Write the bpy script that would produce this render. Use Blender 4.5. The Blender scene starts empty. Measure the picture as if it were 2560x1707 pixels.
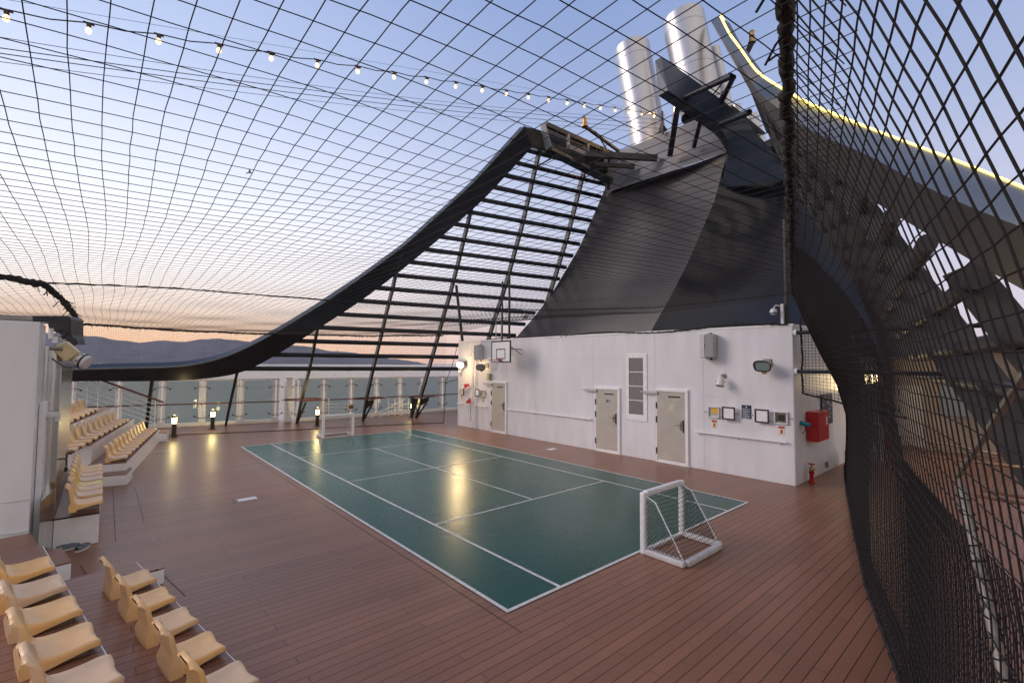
import bpy, bmesh, math, random
import numpy as np
from mathutils import Vector, Matrix
random.seed(7)
C = bpy.context.scene.collection
sc = bpy.context.scene
# ------------------------------------------------------------------ camera
F_PX, PITCH, ROLL, YAW, CAMX, CAMY, CAMZ = 1167.96, 0.0467862, 0.0073779, 0.7201007, -3.55307, -4.09243, 2.8
_cz, _sz = math.cos(YAW), math.sin(YAW)
FW = Vector((_sz*math.cos(PITCH), _cz*math.cos(PITCH), math.sin(PITCH)))
_r0 = Vector((_cz, -_sz, 0)); _u0 = _r0.cross(FW)
RT = _r0*math.cos(ROLL)+_u0*math.sin(ROLL); UP = -_r0*math.sin(ROLL)+_u0*math.cos(ROLL)
CP = Vector((CAMX, CAMY, CAMZ))
cam = bpy.data.cameras.new('camera'); co = bpy.data.objects.new('camera', cam); C.objects.link(co)
m = Matrix((RT, UP, -FW)).transposed().to_4x4(); m.translation = CP; co.matrix_world = m
cam.sensor_width = 36; cam.lens = 36*F_PX/2560; cam.clip_start = 0.05; cam.clip_end = 60000
sc.camera = co
# measuring helpers: a point of the photograph meets a known plane of the place
K = 1.08844
def ray(x, y): return (FW*F_PX+RT*(x-1280)-UP*(y-853.5)).normalized()
def G(x, y, z=0.0): d = ray(x, y); return CP+d*((z-CAMZ)/d.z)
def PX(x, y, X): d = ray(x, y); return CP+d*((X-CAMX)/d.x)
def PY(x, y, Y): d = ray(x, y); return CP+d*((Y-CAMY)/d.y)
def GD(x, y, z=0.0): return G(x*K, y*K, z)
def PXD(x, y, X): return PX(x*K, y*K, X)
def PYD(x, y, Y): return PY(x*K, y*K, Y)
# ------------------------------------------------------------------ dusk sky
w = bpy.data.worlds.new("World"); sc.world = w; w.use_nodes = True
nt = w.node_tree; N = nt.nodes; L = nt.links
N.clear()
def sr(r, g, b): return tuple(((c/255+.055)/1.055)**2.4 if c/255 > .04045 else c/255/12.92 for c in (r, g, b))+(1,)
tc = N.new('ShaderNodeTexCoord'); sp = N.new('ShaderNodeSeparateXYZ'); L.new(tc.outputs['Generated'], sp.inputs[0])
def wramp(stops):
    r = N.new('ShaderNodeValToRGB'); e = r.color_ramp.elements
    e[0].position = stops[0][0]; e[0].color = sr(*stops[0][1]); e[1].position = stops[1][0]; e[1].color = sr(*stops[1][1])
    for p, c in stops[2:]: q = e.new(p); q.color = sr(*c)
    L.new(sp.outputs[2], r.inputs[0]); return r
cool = wramp([(0, (224, 202, 208)), (.09, (216, 208, 222)), (.25, (196, 201, 226)), (.42, (166, 180, 216)), (.62, (137, 159, 205)), (1, (112, 136, 188))])
warm = wramp([(0, (255, 192, 138)), (.05, (255, 210, 168)), (.095, (252, 230, 214)), (.15, (250, 242, 240)), (.27, (232, 236, 248)), (.5, (180, 195, 228)), (1, (116, 140, 192))])
dot = N.new('ShaderNodeVectorMath'); dot.operation = 'DOT_PRODUCT'; dot.inputs[1].default_value = (-.30, .954, 0)
L.new(tc.outputs['Generated'], dot.inputs[0])
mr = N.new('ShaderNodeMapRange'); mr.interpolation_type = 'SMOOTHSTEP'; mr.inputs[1].default_value = .25; mr.inputs[2].default_value = .98
L.new(dot.outputs['Value'], mr.inputs[0])
mx = N.new('ShaderNodeMix'); mx.data_type = 'RGBA'; L.new(mr.outputs[0], mx.inputs[0]); L.new(cool.outputs[0], mx.inputs[6]); L.new(warm.outputs[0], mx.inputs[7])
# thin streaks of high cloud
wn = N.new('ShaderNodeTexNoise'); wn.inputs['Scale'].default_value = 2.2; wn.inputs['Detail'].default_value = 5
mp = N.new('ShaderNodeMapping'); mp.inputs['Scale'].default_value = (1, 1, 5); L.new(tc.outputs['Generated'], mp.inputs[0]); L.new(mp.outputs[0], wn.inputs['Vector'])
wm = N.new('ShaderNodeMapRange'); wm.inputs[1].default_value = .3; wm.inputs[2].default_value = .8; wm.inputs[3].default_value = 1.03; wm.inputs[4].default_value = 1.08
L.new(wn.outputs[0], wm.inputs[0])
gl = N.new('ShaderNodeMath'); gl.operation = 'MULTIPLY_ADD'; L.new(mr.outputs[0], gl.inputs[0]); gl.inputs[1].default_value = .16; L.new(wm.outputs[0], gl.inputs[2])
vm = N.new('ShaderNodeVectorMath'); vm.operation = 'SCALE'; L.new(mx.outputs[2], vm.inputs[0]); L.new(gl.outputs[0], vm.inputs['Scale'])
bg = N.new('ShaderNodeBackground'); bg.inputs[1].default_value = .86; bk = N.new('ShaderNodeVectorMath'); bk.operation = 'DOT_PRODUCT'; bk.inputs[1].default_value = (-.1, -.98, .15); L.new(tc.outputs['Generated'], bk.inputs[0])
bkm = N.new('ShaderNodeMapRange'); bkm.interpolation_type = 'SMOOTHSTEP'; bkm.inputs[1].default_value = -.1; bkm.inputs[2].default_value = .8; bkm.inputs[3].default_value = 0; bkm.inputs[4].default_value = 1; L.new(bk.outputs['Value'], bkm.inputs[0])
pk = N.new('ShaderNodeMix'); pk.data_type = 'RGBA'; L.new(bkm.outputs[0], pk.inputs[0]); L.new(vm.outputs[0], pk.inputs[6]); pk.inputs[7].default_value = (.84, .76, .72, 1)   # pink belt opposite the afterglow
L.new(pk.outputs[2], bg.inputs[0])
wo = N.new('ShaderNodeOutputWorld'); L.new(bg.outputs[0], wo.inputs[0])
sun = bpy.data.lights.new('afterglow', 'SUN'); sun.energy = 1.3; sun.angle = math.radians(26); sun.color = (1, .82, .72)
so = bpy.data.objects.new('afterglow', sun); C.objects.link(so)
so.rotation_euler = Vector((-.64, .66, .42)).to_track_quat('Z', 'Y').to_euler()
sc.view_settings.view_transform = 'Standard'; sc.view_settings.look = 'None'; sc.view_settings.exposure = .29; sc.view_settings.gamma = 1
sc.cycles.max_bounces = 6; sc.cycles.transparent_max_bounces = 16; sc.cycles.sample_clamp_indirect = 6
# ------------------------------------------------------------------ materials
def mat(name, col, rough=.5, metal=0, nscale=0, namt=.1, bump=0, bscale=40, emis=None, estr=0, spec=.5, rvar=0, stretch=None, coat=0):
    M = bpy.data.materials.new(name); M.use_nodes = True; t = M.node_tree; b = t.nodes['Principled BSDF']
    b.inputs['Base Color'].default_value = (*col, 1); b.inputs['Roughness'].default_value = rough; b.inputs['Metallic'].default_value = metal
    b.inputs['Specular IOR Level'].default_value = spec; b.inputs['Coat Weight'].default_value = coat
    if emis: b.inputs['Emission Color'].default_value = (*emis, 1); b.inputs['Emission Strength'].default_value = estr
    if nscale or bump:
        c = t.nodes.new('ShaderNodeTexCoord'); mpn = t.nodes.new('ShaderNodeMapping'); t.links.new(c.outputs['Object'], mpn.inputs[0])
        if stretch: mpn.inputs['Scale'].default_value = stretch
    if nscale:
        n = t.nodes.new('ShaderNodeTexNoise'); n.inputs['Scale'].default_value = nscale; n.inputs['Detail'].default_value = 6
        t.links.new(mpn.outputs[0], n.inputs['Vector'])
        r = t.nodes.new('ShaderNodeValToRGB'); r.color_ramp.elements[0].position = .3; r.color_ramp.elements[1].position = .72
        r.color_ramp.elements[0].color = (*[c_*(1-namt) for c_ in col], 1); r.color_ramp.elements[1].color = (*[min(1, c_*(1+namt)) for c_ in col], 1)
        t.links.new(n.outputs[0], r.inputs[0]); t.links.new(r.outputs[0], b.inputs['Base Color'])
        if rvar:
            q = t.nodes.new('ShaderNodeMapRange'); q.inputs[3].default_value = rough-rvar; q.inputs[4].default_value = rough+rvar
            t.links.new(n.outputs[0], q.inputs[0]); t.links.new(q.outputs[0], b.inputs['Roughness'])
    if bump:
        n2 = t.nodes.new('ShaderNodeTexNoise'); n2.inputs['Scale'].default_value = bscale; n2.inputs['Detail'].default_value = 3
        t.links.new(mpn.outputs[0], n2.inputs['Vector'])
        bn = t.nodes.new('ShaderNodeBump'); bn.inputs['Strength'].default_value = bump; bn.inputs['Distance'].default_value = .02
        t.links.new(n2.outputs[0], bn.inputs['Height']); t.links.new(bn.outputs[0], b.inputs['Normal'])
    return M
M_white = mat('white_paint', (.79, .785, .81), .32, nscale=2.6, namt=.07, bump=.3, bscale=2.2, rvar=.12, stretch=(1, 1, .22))
M_white2 = mat('white_enamel', (.91, .91, .91), .3, nscale=8, namt=.05)
M_whiteold = mat('worn_white_paint', (.70, .68, .68), .45, nscale=5, namt=.12, rvar=.1)
M_beige = mat('beige_steel', (.52, .485, .425), .34, nscale=3, namt=.08, rvar=.08)
M_grey = mat('grey_grille', (.30, .29, .28), .5, nscale=30, namt=.2)
M_lgrey = mat('light_grey_box', (.52, .52, .52), .5, nscale=6, namt=.06)
M_navy = mat('dark_blue_black_paint', (.012, .016, .024), .3, nscale=2, namt=.3, rvar=.08)
M_fin = mat('dark_green_grey_paint', (.042, .042, .042), .55, nscale=2, namt=.25)
M_finp = mat('black_green_paint', (.020, .025, .026), .45, nscale=2, namt=.25)
M_cabin = mat('tan_cabin_paint', (.34, .27, .20), .45, nscale=2, namt=.2)
M_under = mat('dark_warm_grey_paint', (.075, .072, .070), .45, nscale=1.5, namt=.15)
M_beamin = mat('blue_grey_paint', (.042, .058, .082), .4, nscale=1.5, namt=.12)
M_beamgrey = mat('mid_grey_paint', (.17, .185, .205), .42, nscale=1.2, namt=.1)
M_panel = mat('charcoal_panel', (.038, .037, .040), .34, nscale=.8, namt=.15, bump=.12, bscale=1.2)
M_gloss = mat('glossy_navy_panel', (.017, .019, .024), .17, nscale=.9, namt=.3, bump=1, bscale=1.1)
M_band = mat('grey_funnel_paint', (.15, .16, .175), .32, nscale=2, namt=.08, rvar=.06)
M_steel = mat('brushed_steel', (.54, .54, .56), .42, metal=1, nscale=2, namt=.05, bump=.15, bscale=6, stretch=(1, 1, .1))
M_steel2 = mat('stainless_steel', (.62, .62, .60), .22, metal=1, nscale=3, namt=.1, bump=.3, bscale=5, stretch=(3, 3, .2))
M_net = mat('black_netting', (.026, .023, .024), .8, spec=.15)
M_rope = mat('black_rope', (.022, .019, .017), .9, nscale=30, namt=.5, bump=.8, bscale=60)
M_wnet = mat('white_netting', (.6, .6, .62), .7)
M_gnet = mat('dark_green_goal_net', (.02, .045, .05), .8)
M_seat = mat('cream_plastic', (.86, .54, .255), .36, nscale=5, namt=.10, rvar=.08)
def seatvar(M):
    t_ = M.node_tree; b_ = t_.nodes['Principled BSDF']; src = b_.inputs['Base Color'].links[0].from_socket; oi = t_.nodes.new('ShaderNodeObjectInfo'); hs = t_.nodes.new('ShaderNodeHueSaturation')
    m1 = t_.nodes.new('ShaderNodeMapRange'); m1.inputs[3].default_value = .86; m1.inputs[4].default_value = 1.06; m2 = t_.nodes.new('ShaderNodeMapRange'); m2.inputs[3].default_value = .80; m2.inputs[4].default_value = 1.12
    t_.links.new(oi.outputs['Random'], m1.inputs[0]); t_.links.new(oi.outputs['Random'], m2.inputs[0]); t_.links.new(m1.outputs[0], hs.inputs['Value']); t_.links.new(m2.outputs[0], hs.inputs['Saturation']); t_.links.new(src, hs.inputs['Color']); t_.links.new(hs.outputs[0], b_.inputs['Base Color'])
seatvar(M_seat)
M_seaty = mat('bright_yellow_plastic', (.78, .50, .02), .25, nscale=3, namt=.06)
M_red = mat('red_paint', (.52, .012, .015), .3, nscale=4, namt=.12)
M_orange = mat('orange_metal', (.55, .12, .03), .4)
M_brass = mat('brass', (.45, .28, .12), .35, metal=1)
M_teak = mat('varnished_teak', (.16, .055, .03), .3, nscale=6, namt=.3)
M_black = mat('black_rubber', (.015, .015, .015), .5)
M_tree = mat('olive_box_plastic', (.42, .37, .22), .5, nscale=5, namt=.15)
M_yelbox = mat('yellowed_plastic', (.66, .53, .30), .45, nscale=4, namt=.12)
M_galv = mat('galvanised_steel', (.27, .245, .21), .5, metal=.4, nscale=12, namt=.2)
M_blue = mat('navy_sign', (.012, .03, .085), .35)
M_teal = mat('teal_plastic', (.02, .28, .36), .4)
M_cream = mat('cream_sign', (.75, .72, .52), .5)
M_tileW = mat('white_floor_plate', (.78, .78, .82), .4)
M_shoe = mat('blue_grey_fabric', (.16, .19, .23), .8, nscale=20, namt=.2)
M_yel = mat('yellow_card', (.85, .45, .02), .5)
M_bulb = mat('lit_bulb', (1, .8, .5), .3, emis=(1, .54, .20), estr=3.2)
M_bulbsock = mat('bulb_socket', (.05, .03, .02), .5)
M_led = mat('led_strip', (1, .8, .2), .3, emis=(1, .74, .14), estr=3.0)
M_litlook = mat('lit_look_yellow', (.55, .42, .03), .4)  # lamplit look put into the yellow base colour, without emission
M_boll = mat('bollard_lens', (1, .9, .5), .3, emis=(1, .80, .32), estr=26)
M_flood = mat('flood_lens', (1, .9, .6), .3, emis=(1, .70, .32), estr=210)
M_globe = mat('globe_lens', (1, .9, .6), .3, emis=(1, .76, .38), estr=9)
M_lensoff = mat('unlit_lamp_glass', (.35, .42, .42), .08, metal=.3)
M_sock = mat('white_plastic', (.75, .74, .70), .4)
M_bronze = mat('dark_bronze', (.06, .05, .04), .35, metal=.5)
M_tarp = mat('black_tarpaulin', (.02, .02, .024), .45, nscale=6, namt=.4, bump=.6, bscale=8)
def matglass():
    M = bpy.data.materials.new('rail_glass'); M.use_nodes = True; t = M.node_tree; t.nodes.clear()
    o = t.nodes.new('ShaderNodeOutputMaterial'); mxs = t.nodes.new('ShaderNodeMixShader'); tr = t.nodes.new('ShaderNodeBsdfTransparent'); g = t.nodes.new('ShaderNodeBsdfGlossy')
    tr.inputs[0].default_value = (.62, .68, .69, 1); g.inputs['Roughness'].default_value = .04; f = t.nodes.new('ShaderNodeFresnel'); f.inputs[0].default_value = 1.3
    t.links.new(f.outputs[0], mxs.inputs[0]); t.links.new(tr.outputs[0], mxs.inputs[1]); t.links.new(g.outputs[0], mxs.inputs[2]); t.links.new(mxs.outputs[0], o.inputs[0])
    return M
M_glass = matglass()
def nd(t, k, **kw):
    n = t.nodes.new(k)
    for a, v in kw.items(): setattr(n, a, v)
    return n
def planks(name, base, gap, pitch=.1215, y0=-.155, rough=.3):
    """composite boards running along X with dark caulk and butt joints every third board"""
    M = bpy.data.materials.new(name); M.use_nodes = True; t = M.node_tree; b = t.nodes['Principled BSDF']; l = t.links
    g = nd(t, 'ShaderNodeNewGeometry'); s = nd(t, 'ShaderNodeSeparateXYZ'); l.new(g.outputs['Position'], s.inputs[0])
    def mth(op, a, b_=None, c_=None):
        n = nd(t, 'ShaderNodeMath', operation=op)
        for i, v in enumerate((a, b_, c_)):
            if v is None: continue
            if isinstance(v, (int, float)): n.inputs[i].default_value = v
            else: l.new(v, n.inputs[i])
        return n.outputs[0]
    v = mth('DIVIDE', mth('SUBTRACT', s.outputs[1], y0), pitch); row = mth('FLOOR', v); fr = mth('SUBTRACT', v, row)
    edge = mth('MINIMUM', fr, mth('SUBTRACT', 1, fr)); gapy = mth('LESS_THAN', edge, .031)
    ph = mth('MULTIPLY', mth('FLOORED_MODULO', row, 3), 1.2)
    u = mth('DIVIDE', mth('SUBTRACT', mth('SUBTRACT', s.outputs[0], 1.53), ph), 3.6); col = mth('FLOOR', u); fu = mth('SUBTRACT', u, col)
    gapx = mth('LESS_THAN', mth('MINIMUM', fu, mth('SUBTRACT', 1, fu)), .0011)
    gp = mth('MAXIMUM', gapy, mth('MULTIPLY', gapx, .7))
    cv = nd(t, 'ShaderNodeCombineXYZ'); l.new(row, cv.inputs[0]); l.new(col, cv.inputs[1])
    wnz = nd(t, 'ShaderNodeTexWhiteNoise', noise_dimensions='2D'); l.new(cv.outputs[0], wnz.inputs['Vector'])
    ns = nd(t, 'ShaderNodeTexNoise'); ns.inputs['Scale'].default_value = .55; ns.inputs['Detail'].default_value = 7; l.new(g.outputs['Position'], ns.inputs['Vector'])
    nf = nd(t, 'ShaderNodeTexNoise'); nf.inputs['Scale'].default_value = 22; nf.inputs['Detail'].default_value = 4; l.new(g.outputs['Position'], nf.inputs['Vector'])
    k = mth('ADD', mth('ADD', mth('MULTIPLY', wnz.outputs[0], .20), mth('MULTIPLY', ns.outputs[0], .62)), mth('MULTIPLY', nf.outputs[0], .22))
    k = mth('ADD', k, .46)
    c0 = nd(t, 'ShaderNodeVectorMath', operation='SCALE'); c0.inputs[0].default_value = base; l.new(k, c0.inputs['Scale'])
    mxx = nd(t, 'ShaderNodeMix', data_type='RGBA'); l.new(gp, mxx.inputs[0]); l.new(c0.outputs[0], mxx.inputs[6]); mxx.inputs[7].default_value = (*gap, 1)
    l.new(mxx.outputs[2], b.inputs['Base Color']); b.inputs['Specular IOR Level'].default_value = .27
    r = mth('ADD', mth('MULTIPLY', ns.outputs[0], .22), rough-.11); r = mth('ADD', r, mth('MULTIPLY', nf.outputs[0], .08)); l.new(r, b.inputs['Roughness'])
    bn = nd(t, 'ShaderNodeBump'); bn.inputs['Strength'].default_value = .35; bn.inputs['Distance'].default_value = .003
    l.new(mth('SUBTRACT', mth('MULTIPLY', nf.outputs[0], .4), gp), bn.inputs['Height']); l.new(bn.outputs[0], b.inputs['Normal'])
    return M
M_deck = planks('teak_composite_boards', (.285, .135, .083), (.035, .022, .019))
M_tread = planks('tread_boards', (.285, .136, .085), (.035, .022, .019), y0=-.1)
def courtmat():
    M = bpy.data.materials.new('green_court_paint'); M.use_nodes = True; t = M.node_tree; b = t.nodes['Principled BSDF']; l = t.links
    g = nd(t, 'ShaderNodeNewGeometry')
    ns = nd(t, 'ShaderNodeTexNoise'); ns.inputs['Scale'].default_value = .6; ns.inputs['Detail'].default_value = 8; l.new(g.outputs['Position'], ns.inputs['Vector'])
    nf = nd(t, 'ShaderNodeTexNoise'); nf.inputs['Scale'].default_value = 40; nf.inputs['Detail'].default_value = 3; l.new(g.outputs['Position'], nf.inputs['Vector'])
    mpp = nd(t, 'ShaderNodeMapping'); mpp.inputs['Scale'].default_value = (.25, 7, 1); l.new(g.outputs['Position'], mpp.inputs[0])
    nw = nd(t, 'ShaderNodeTexNoise'); nw.inputs['Scale'].default_value = 1.2; nw.inputs['Detail'].default_value = 4; l.new(mpp.outputs[0], nw.inputs['Vector'])
    a = nd(t, 'ShaderNodeMix', data_type='FLOAT'); a.inputs[0].default_value = .35; l.new(ns.outputs[0], a.inputs[2]); l.new(nf.outputs[0], a.inputs[3])
    r = nd(t, 'ShaderNodeValToRGB'); r.color_ramp.elements[0].position = .3; r.color_ramp.elements[1].position = .75
    r.color_ramp.elements[0].color = (.009, .070, .051, 1); r.color_ramp.elements[1].color = (.019, .112, .080, 1)
    l.new(a.outputs[0], r.inputs[0]); l.new(r.outputs[0], b.inputs['Base Color']); b.inputs['Specular IOR Level'].default_value = .26
    sc2 = nd(t, 'ShaderNodeMapping'); sc2.inputs['Scale'].default_value = (1, .45, 1); sc2.inputs['Rotation'].default_value = (0, 0, .5); l.new(g.outputs['Position'], sc2.inputs[0])
    nsc = nd(t, 'ShaderNodeTexNoise'); nsc.inputs['Scale'].default_value = 3.2; nsc.inputs['Detail'].default_value = 12; nsc.inputs['Roughness'].default_value = .72; l.new(sc2.outputs[0], nsc.inputs['Vector'])
    th = nd(t, 'ShaderNodeMapRange'); th.inputs[1].default_value = .60; th.inputs[2].default_value = .74; th.inputs[4].default_value = .55; l.new(nsc.outputs[0], th.inputs[0])
    scm = nd(t, 'ShaderNodeMix', data_type='RGBA'); l.new(th.outputs[0], scm.inputs[0]); l.new(r.outputs[0], scm.inputs[6]); scm.inputs[7].default_value = (.035, .085, .07, 1); l.new(scm.outputs[2], b.inputs['Base Color'])
    q = nd(t, 'ShaderNodeMapRange'); q.inputs[3].default_value = .18; q.inputs[4].default_value = .38; l.new(ns.outputs[0], q.inputs[0]); l.new(q.outputs[0], b.inputs['Roughness'])
    bn = nd(t, 'ShaderNodeBump'); bn.inputs['Strength'].default_value = .07; bn.inputs['Distance'].default_value = .003
    ad = nd(t, 'ShaderNodeMath', operation='ADD'); l.new(nw.outputs[0], ad.inputs[0]); l.new(nf.outputs[0], ad.inputs[1])
    l.new(ad.outputs[0], bn.inputs['Height']); l.new(bn.outputs[0], b.inputs['Normal'])
    return M
M_court = courtmat()
M_line = mat('white_line_paint', (.72, .71, .67), .45, nscale=14, namt=.2)
M_sea = mat('sea_water', (.07, .092, .10), .22, nscale=.02, namt=.2, bump=1, bscale=.35)
M_hill = mat('hill_haze_blue', (.062, .072, .105), .95, nscale=.004, namt=.4)  # bluish haze of distance is put into the base colour
# ------------------------------------------------------------------ mesh builder
def frame(d):
    d = d.normalized(); a = Vector((0, 0, 1)) if abs(d.z) < .95 else Vector((1, 0, 0))
    x = d.cross(a).normalized(); return x, x.cross(d).normalized()
class MB:
    def __init__(s): s.v = []; s.f = []
    def quad(s, *p): i = len(s.v); s.v += [tuple(q) for q in p]; s.f.append(tuple(range(i, i+len(p)))); return s
    def box(s, a, b, M=None):
        (x0, y0, z0), (x1, y1, z1) = a, b; i = len(s.v)
        P = [Vector(p) for p in ((x0, y0, z0), (x1, y0, z0), (x1, y1, z0), (x0, y1, z0), (x0, y0, z1), (x1, y0, z1), (x1, y1, z1), (x0, y1, z1))]
        if M: P = [M @ p for p in P]
        s.v += [tuple(p) for p in P]
        s.f += [tuple(i+k for k in f) for f in ((3, 2, 1, 0), (4, 5, 6, 7), (0, 1, 5, 4), (1, 2, 6, 5), (2, 3, 7, 6), (3, 0, 4, 7))]; return s
    def bar(s, p, q, w_, h_, up=None):
        """rectangular bar from p to q, w_ wide and h_ deep"""
        p, q = Vector(p), Vector(q); d = (q-p).normalized(); up = Vector(up) if up is not None else (Vector((0, 0, 1)) if abs(d.z) < .95 else Vector((1, 0, 0)))
        x = d.cross(up).normalized(); y = x.cross(d).normalized(); i = len(s.v)
        for c in (p, q):
            for a, b in ((-1, -1), (1, -1), (1, 1), (-1, 1)): s.v.append(tuple(c+x*a*w_/2+y*b*h_/2))
        s.f += [tuple(i+k for k in f) for f in ((0, 1, 2, 3), (7, 6, 5, 4), (0, 4, 5, 1), (1, 5, 6, 2), (2, 6, 7, 3), (3, 7, 4, 0))]; return s
    def tube(s, pts, r, n=8, cap=True, closed=False):
        pts = [Vector(p) for p in pts]; i0 = len(s.v); m_ = len(pts); x = None
        for k, p in enumerate(pts):
            if closed: d = pts[(k+1) % m_]-pts[k-1]
            else: d = pts[min(k+1, m_-1)]-pts[max(k-1, 0)]
            d = d.normalized()
            if x is None: x, y = frame(d)
            else:
                x = (x-d*x.dot(d)).normalized(); y = x.cross(d).normalized()
            rr = r[k] if isinstance(r, (list, tuple)) else r
            for j in range(n):
                a = 2*math.pi*j/n; s.v.append(tuple(p+x*math.cos(a)*rr+y*math.sin(a)*rr))
        K_ = m_ if closed else m_-1
        for k in range(K_):
            for j in range(n):
                a = i0+k*n+j; b = i0+k*n+(j+1) % n; k2 = (k+1) % m_
                s.f.append((a, b, i0+k2*n+(j+1) % n, i0+k2*n+j))
        if cap and not closed: s.f.append(tuple(i0+j for j in range(n))[::-1]); s.f.append(tuple(i0+(m_-1)*n+j for j in range(n)))
        return s
    def cyl(s, p, q, r, n=16): return s.tube([p, q], r, n)
    def lathe(s, prof, o=(0, 0, 0), ax=(0, 0, 1), n=20):
        o = Vector(o); ax = Vector(ax).normalized(); x, y = frame(ax); i0 = len(s.v)
        for r, h in prof:
            for j in range(n):
                a = 2*math.pi*j/n; s.v.append(tuple(o+ax*h+(x*math.cos(a)+y*math.sin(a))*r))
        for k in range(len(prof)-1):
            for j in range(n): s.f.append((i0+k*n+j, i0+k*n+(j+1) % n, i0+(k+1)*n+(j+1) % n, i0+(k+1)*n+j))
        return s
    def prism(s, poly, z0, z1):
        i = len(s.v); n = len(poly)
        s.v += [(p[0], p[1], z0) for p in poly]+[(p[0], p[1], z1) for p in poly]
        s.f.append(tuple(range(i, i+n))[::-1]); s.f.append(tuple(range(i+n, i+2*n)))
        for k in range(n): s.f.append((i+k, i+(k+1) % n, i+n+(k+1) % n, i+n+k))
        return s
    def slab(s, poly, thick):
        """flat 3D polygon given a thickness vector"""
        i = len(s.v); n = len(poly); th = Vector(thick)
        s.v += [tuple(Vector(p)) for p in poly]+[tuple(Vector(p)+th) for p in poly]
        s.f.append(tuple(range(i, i+n))[::-1]); s.f.append(tuple(range(i+n, i+2*n)))
        for k in range(n): s.f.append((i+k, i+(k+1) % n, i+n+(k+1) % n, i+n+k))
        return s
    def grid(s, rows):
        i = len(s.v); n = len(rows[0])
        for r in rows: s.v += [tuple(p) for p in r]
        for a in range(len(rows)-1):
            for b in range(n-1): s.f.append((i+a*n+b, i+a*n+b+1, i+(a+1)*n+b+1, i+(a+1)*n+b))
        return s
    def build(s, name, m_, parent=None, smooth=False, bevel=0, solid=0, loc=None, sub=0):
        me = bpy.data.meshes.new(name); me.from_pydata(s.v, [], s.f); me.validate(); 
        o = bpy.data.objects.new(name, me); C.objects.link(o); me.materials.append(m_)
        bm = bmesh.new(); bm.from_mesh(me)
        if sub: bmesh.ops.remove_doubles(bm, verts=bm.verts, dist=.0006)
        if len(bm.faces) < 60000: bmesh.ops.recalc_face_normals(bm, faces=bm.faces)
        bm.to_mesh(me); bm.free()
        if smooth:
            me.shade_smooth()
            if smooth != 'all': me.set_sharp_from_angle(angle=math.radians(40))
        if solid: q = o.modifiers.new('Solidify', 'SOLIDIFY'); q.thickness = solid; q.offset = 0
        if bevel: q = o.modifiers.new('Bevel', 'BEVEL'); q.width = bevel; q.segments = 2; q.limit_method = 'ANGLE'
        if sub: q = o.modifiers.new('Subsurf', 'SUBSURF'); q.levels = q.render_levels = sub
        if loc is not None: o.location = loc
        if parent: o.parent = parent
        return o
def tag(o, label=None, cat=None, group=None, kind=None):
    if label: o['label'] = label
    if cat: o['category'] = cat
    if group: o['group'] = group
    if kind: o['kind'] = kind
    return o
def thing(name, label, cat, loc=(0, 0, 0), rz=0, group=None):
    o = bpy.data.objects.new(name, None); C.objects.link(o); o.location = loc; o.rotation_euler = (0, 0, rz); o.empty_display_size = .2
    return tag(o, label, cat, group)
def dup(root, loc, rz, label, group=None):
    r = root.copy(); C.objects.link(r); r.location = loc; r.rotation_euler = (0, 0, rz); r['label'] = label
    if group: r['group'] = group
    for ch in list(root.children):
        c = ch.copy(); C.objects.link(c); c.parent = r
        for g_ in ch.children: d = g_.copy(); C.objects.link(d); d.parent = c
    return r
def struct(o): o['kind'] = 'structure'; return o
def lamp(name, loc, e, col, r=.06, parent=None):
    l_ = bpy.data.lights.new(name, 'POINT'); l_.energy = e; l_.color = col; l_.shadow_soft_size = r
    o = bpy.data.objects.new(name, l_); C.objects.link(o); o.location = loc
    if parent: o.parent = parent
    return o
ORD = ['first', 'second', 'third', 'fourth', 'fifth', 'sixth', 'seventh', 'eighth', 'ninth', 'tenth', 'eleventh', 'twelfth', 'thirteenth', 'fourteenth', 'fifteenth', 'sixteenth', 'seventeenth', 'eighteenth', 'nineteenth', 'twentieth']
V = Vector
# ================================================================== SETTING
b = MB(); b.prism([(-9, -14), (40, -14), (40, 20.2), (3.4, 20.2), (-9, 22.9)], -.6, 0); struct(b.build('deck', M_deck))
CW, CL = 6.459, 13.353
b = MB().quad((0, 0, .004), (CW, 0, .004), (CW, CL, .004), (0, CL, .004)); struct(b.build('court_surface', M_court))
b = MB(); lw = .05
def ln(x0, y0, x1, y1, z=.008): b.quad((x0, y0, z), (x1, y0, z), (x1, y1, z), (x0, y1, z))
h = lw/2
ln(-h, -h, CW+h, h); ln(-h, CL-h, CW+h, CL+h); ln(-h, h, h, CL-h); ln(CW-h, h, CW+h, CL-h)
xl, xr, yf, yc, yn, xc = .876, 5.594, 10.381, 6.738, 2.954, 3.229
ln(xl-h, h, xl+h, CL-h); ln(xr-h, h, xr+h, CL-h)
for y in (yf, yc, yn): ln(xl+h, y-h*.8, xr-h, y+h*.8)
ln(xc-h*.8, yn+h*.8, xc+h*.8, yc-h*.8); ln(xc-h*.8, yc+h*.8, xc+h*.8, yf-h*.8)
struct(b.build('court_lines', M_line))
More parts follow.
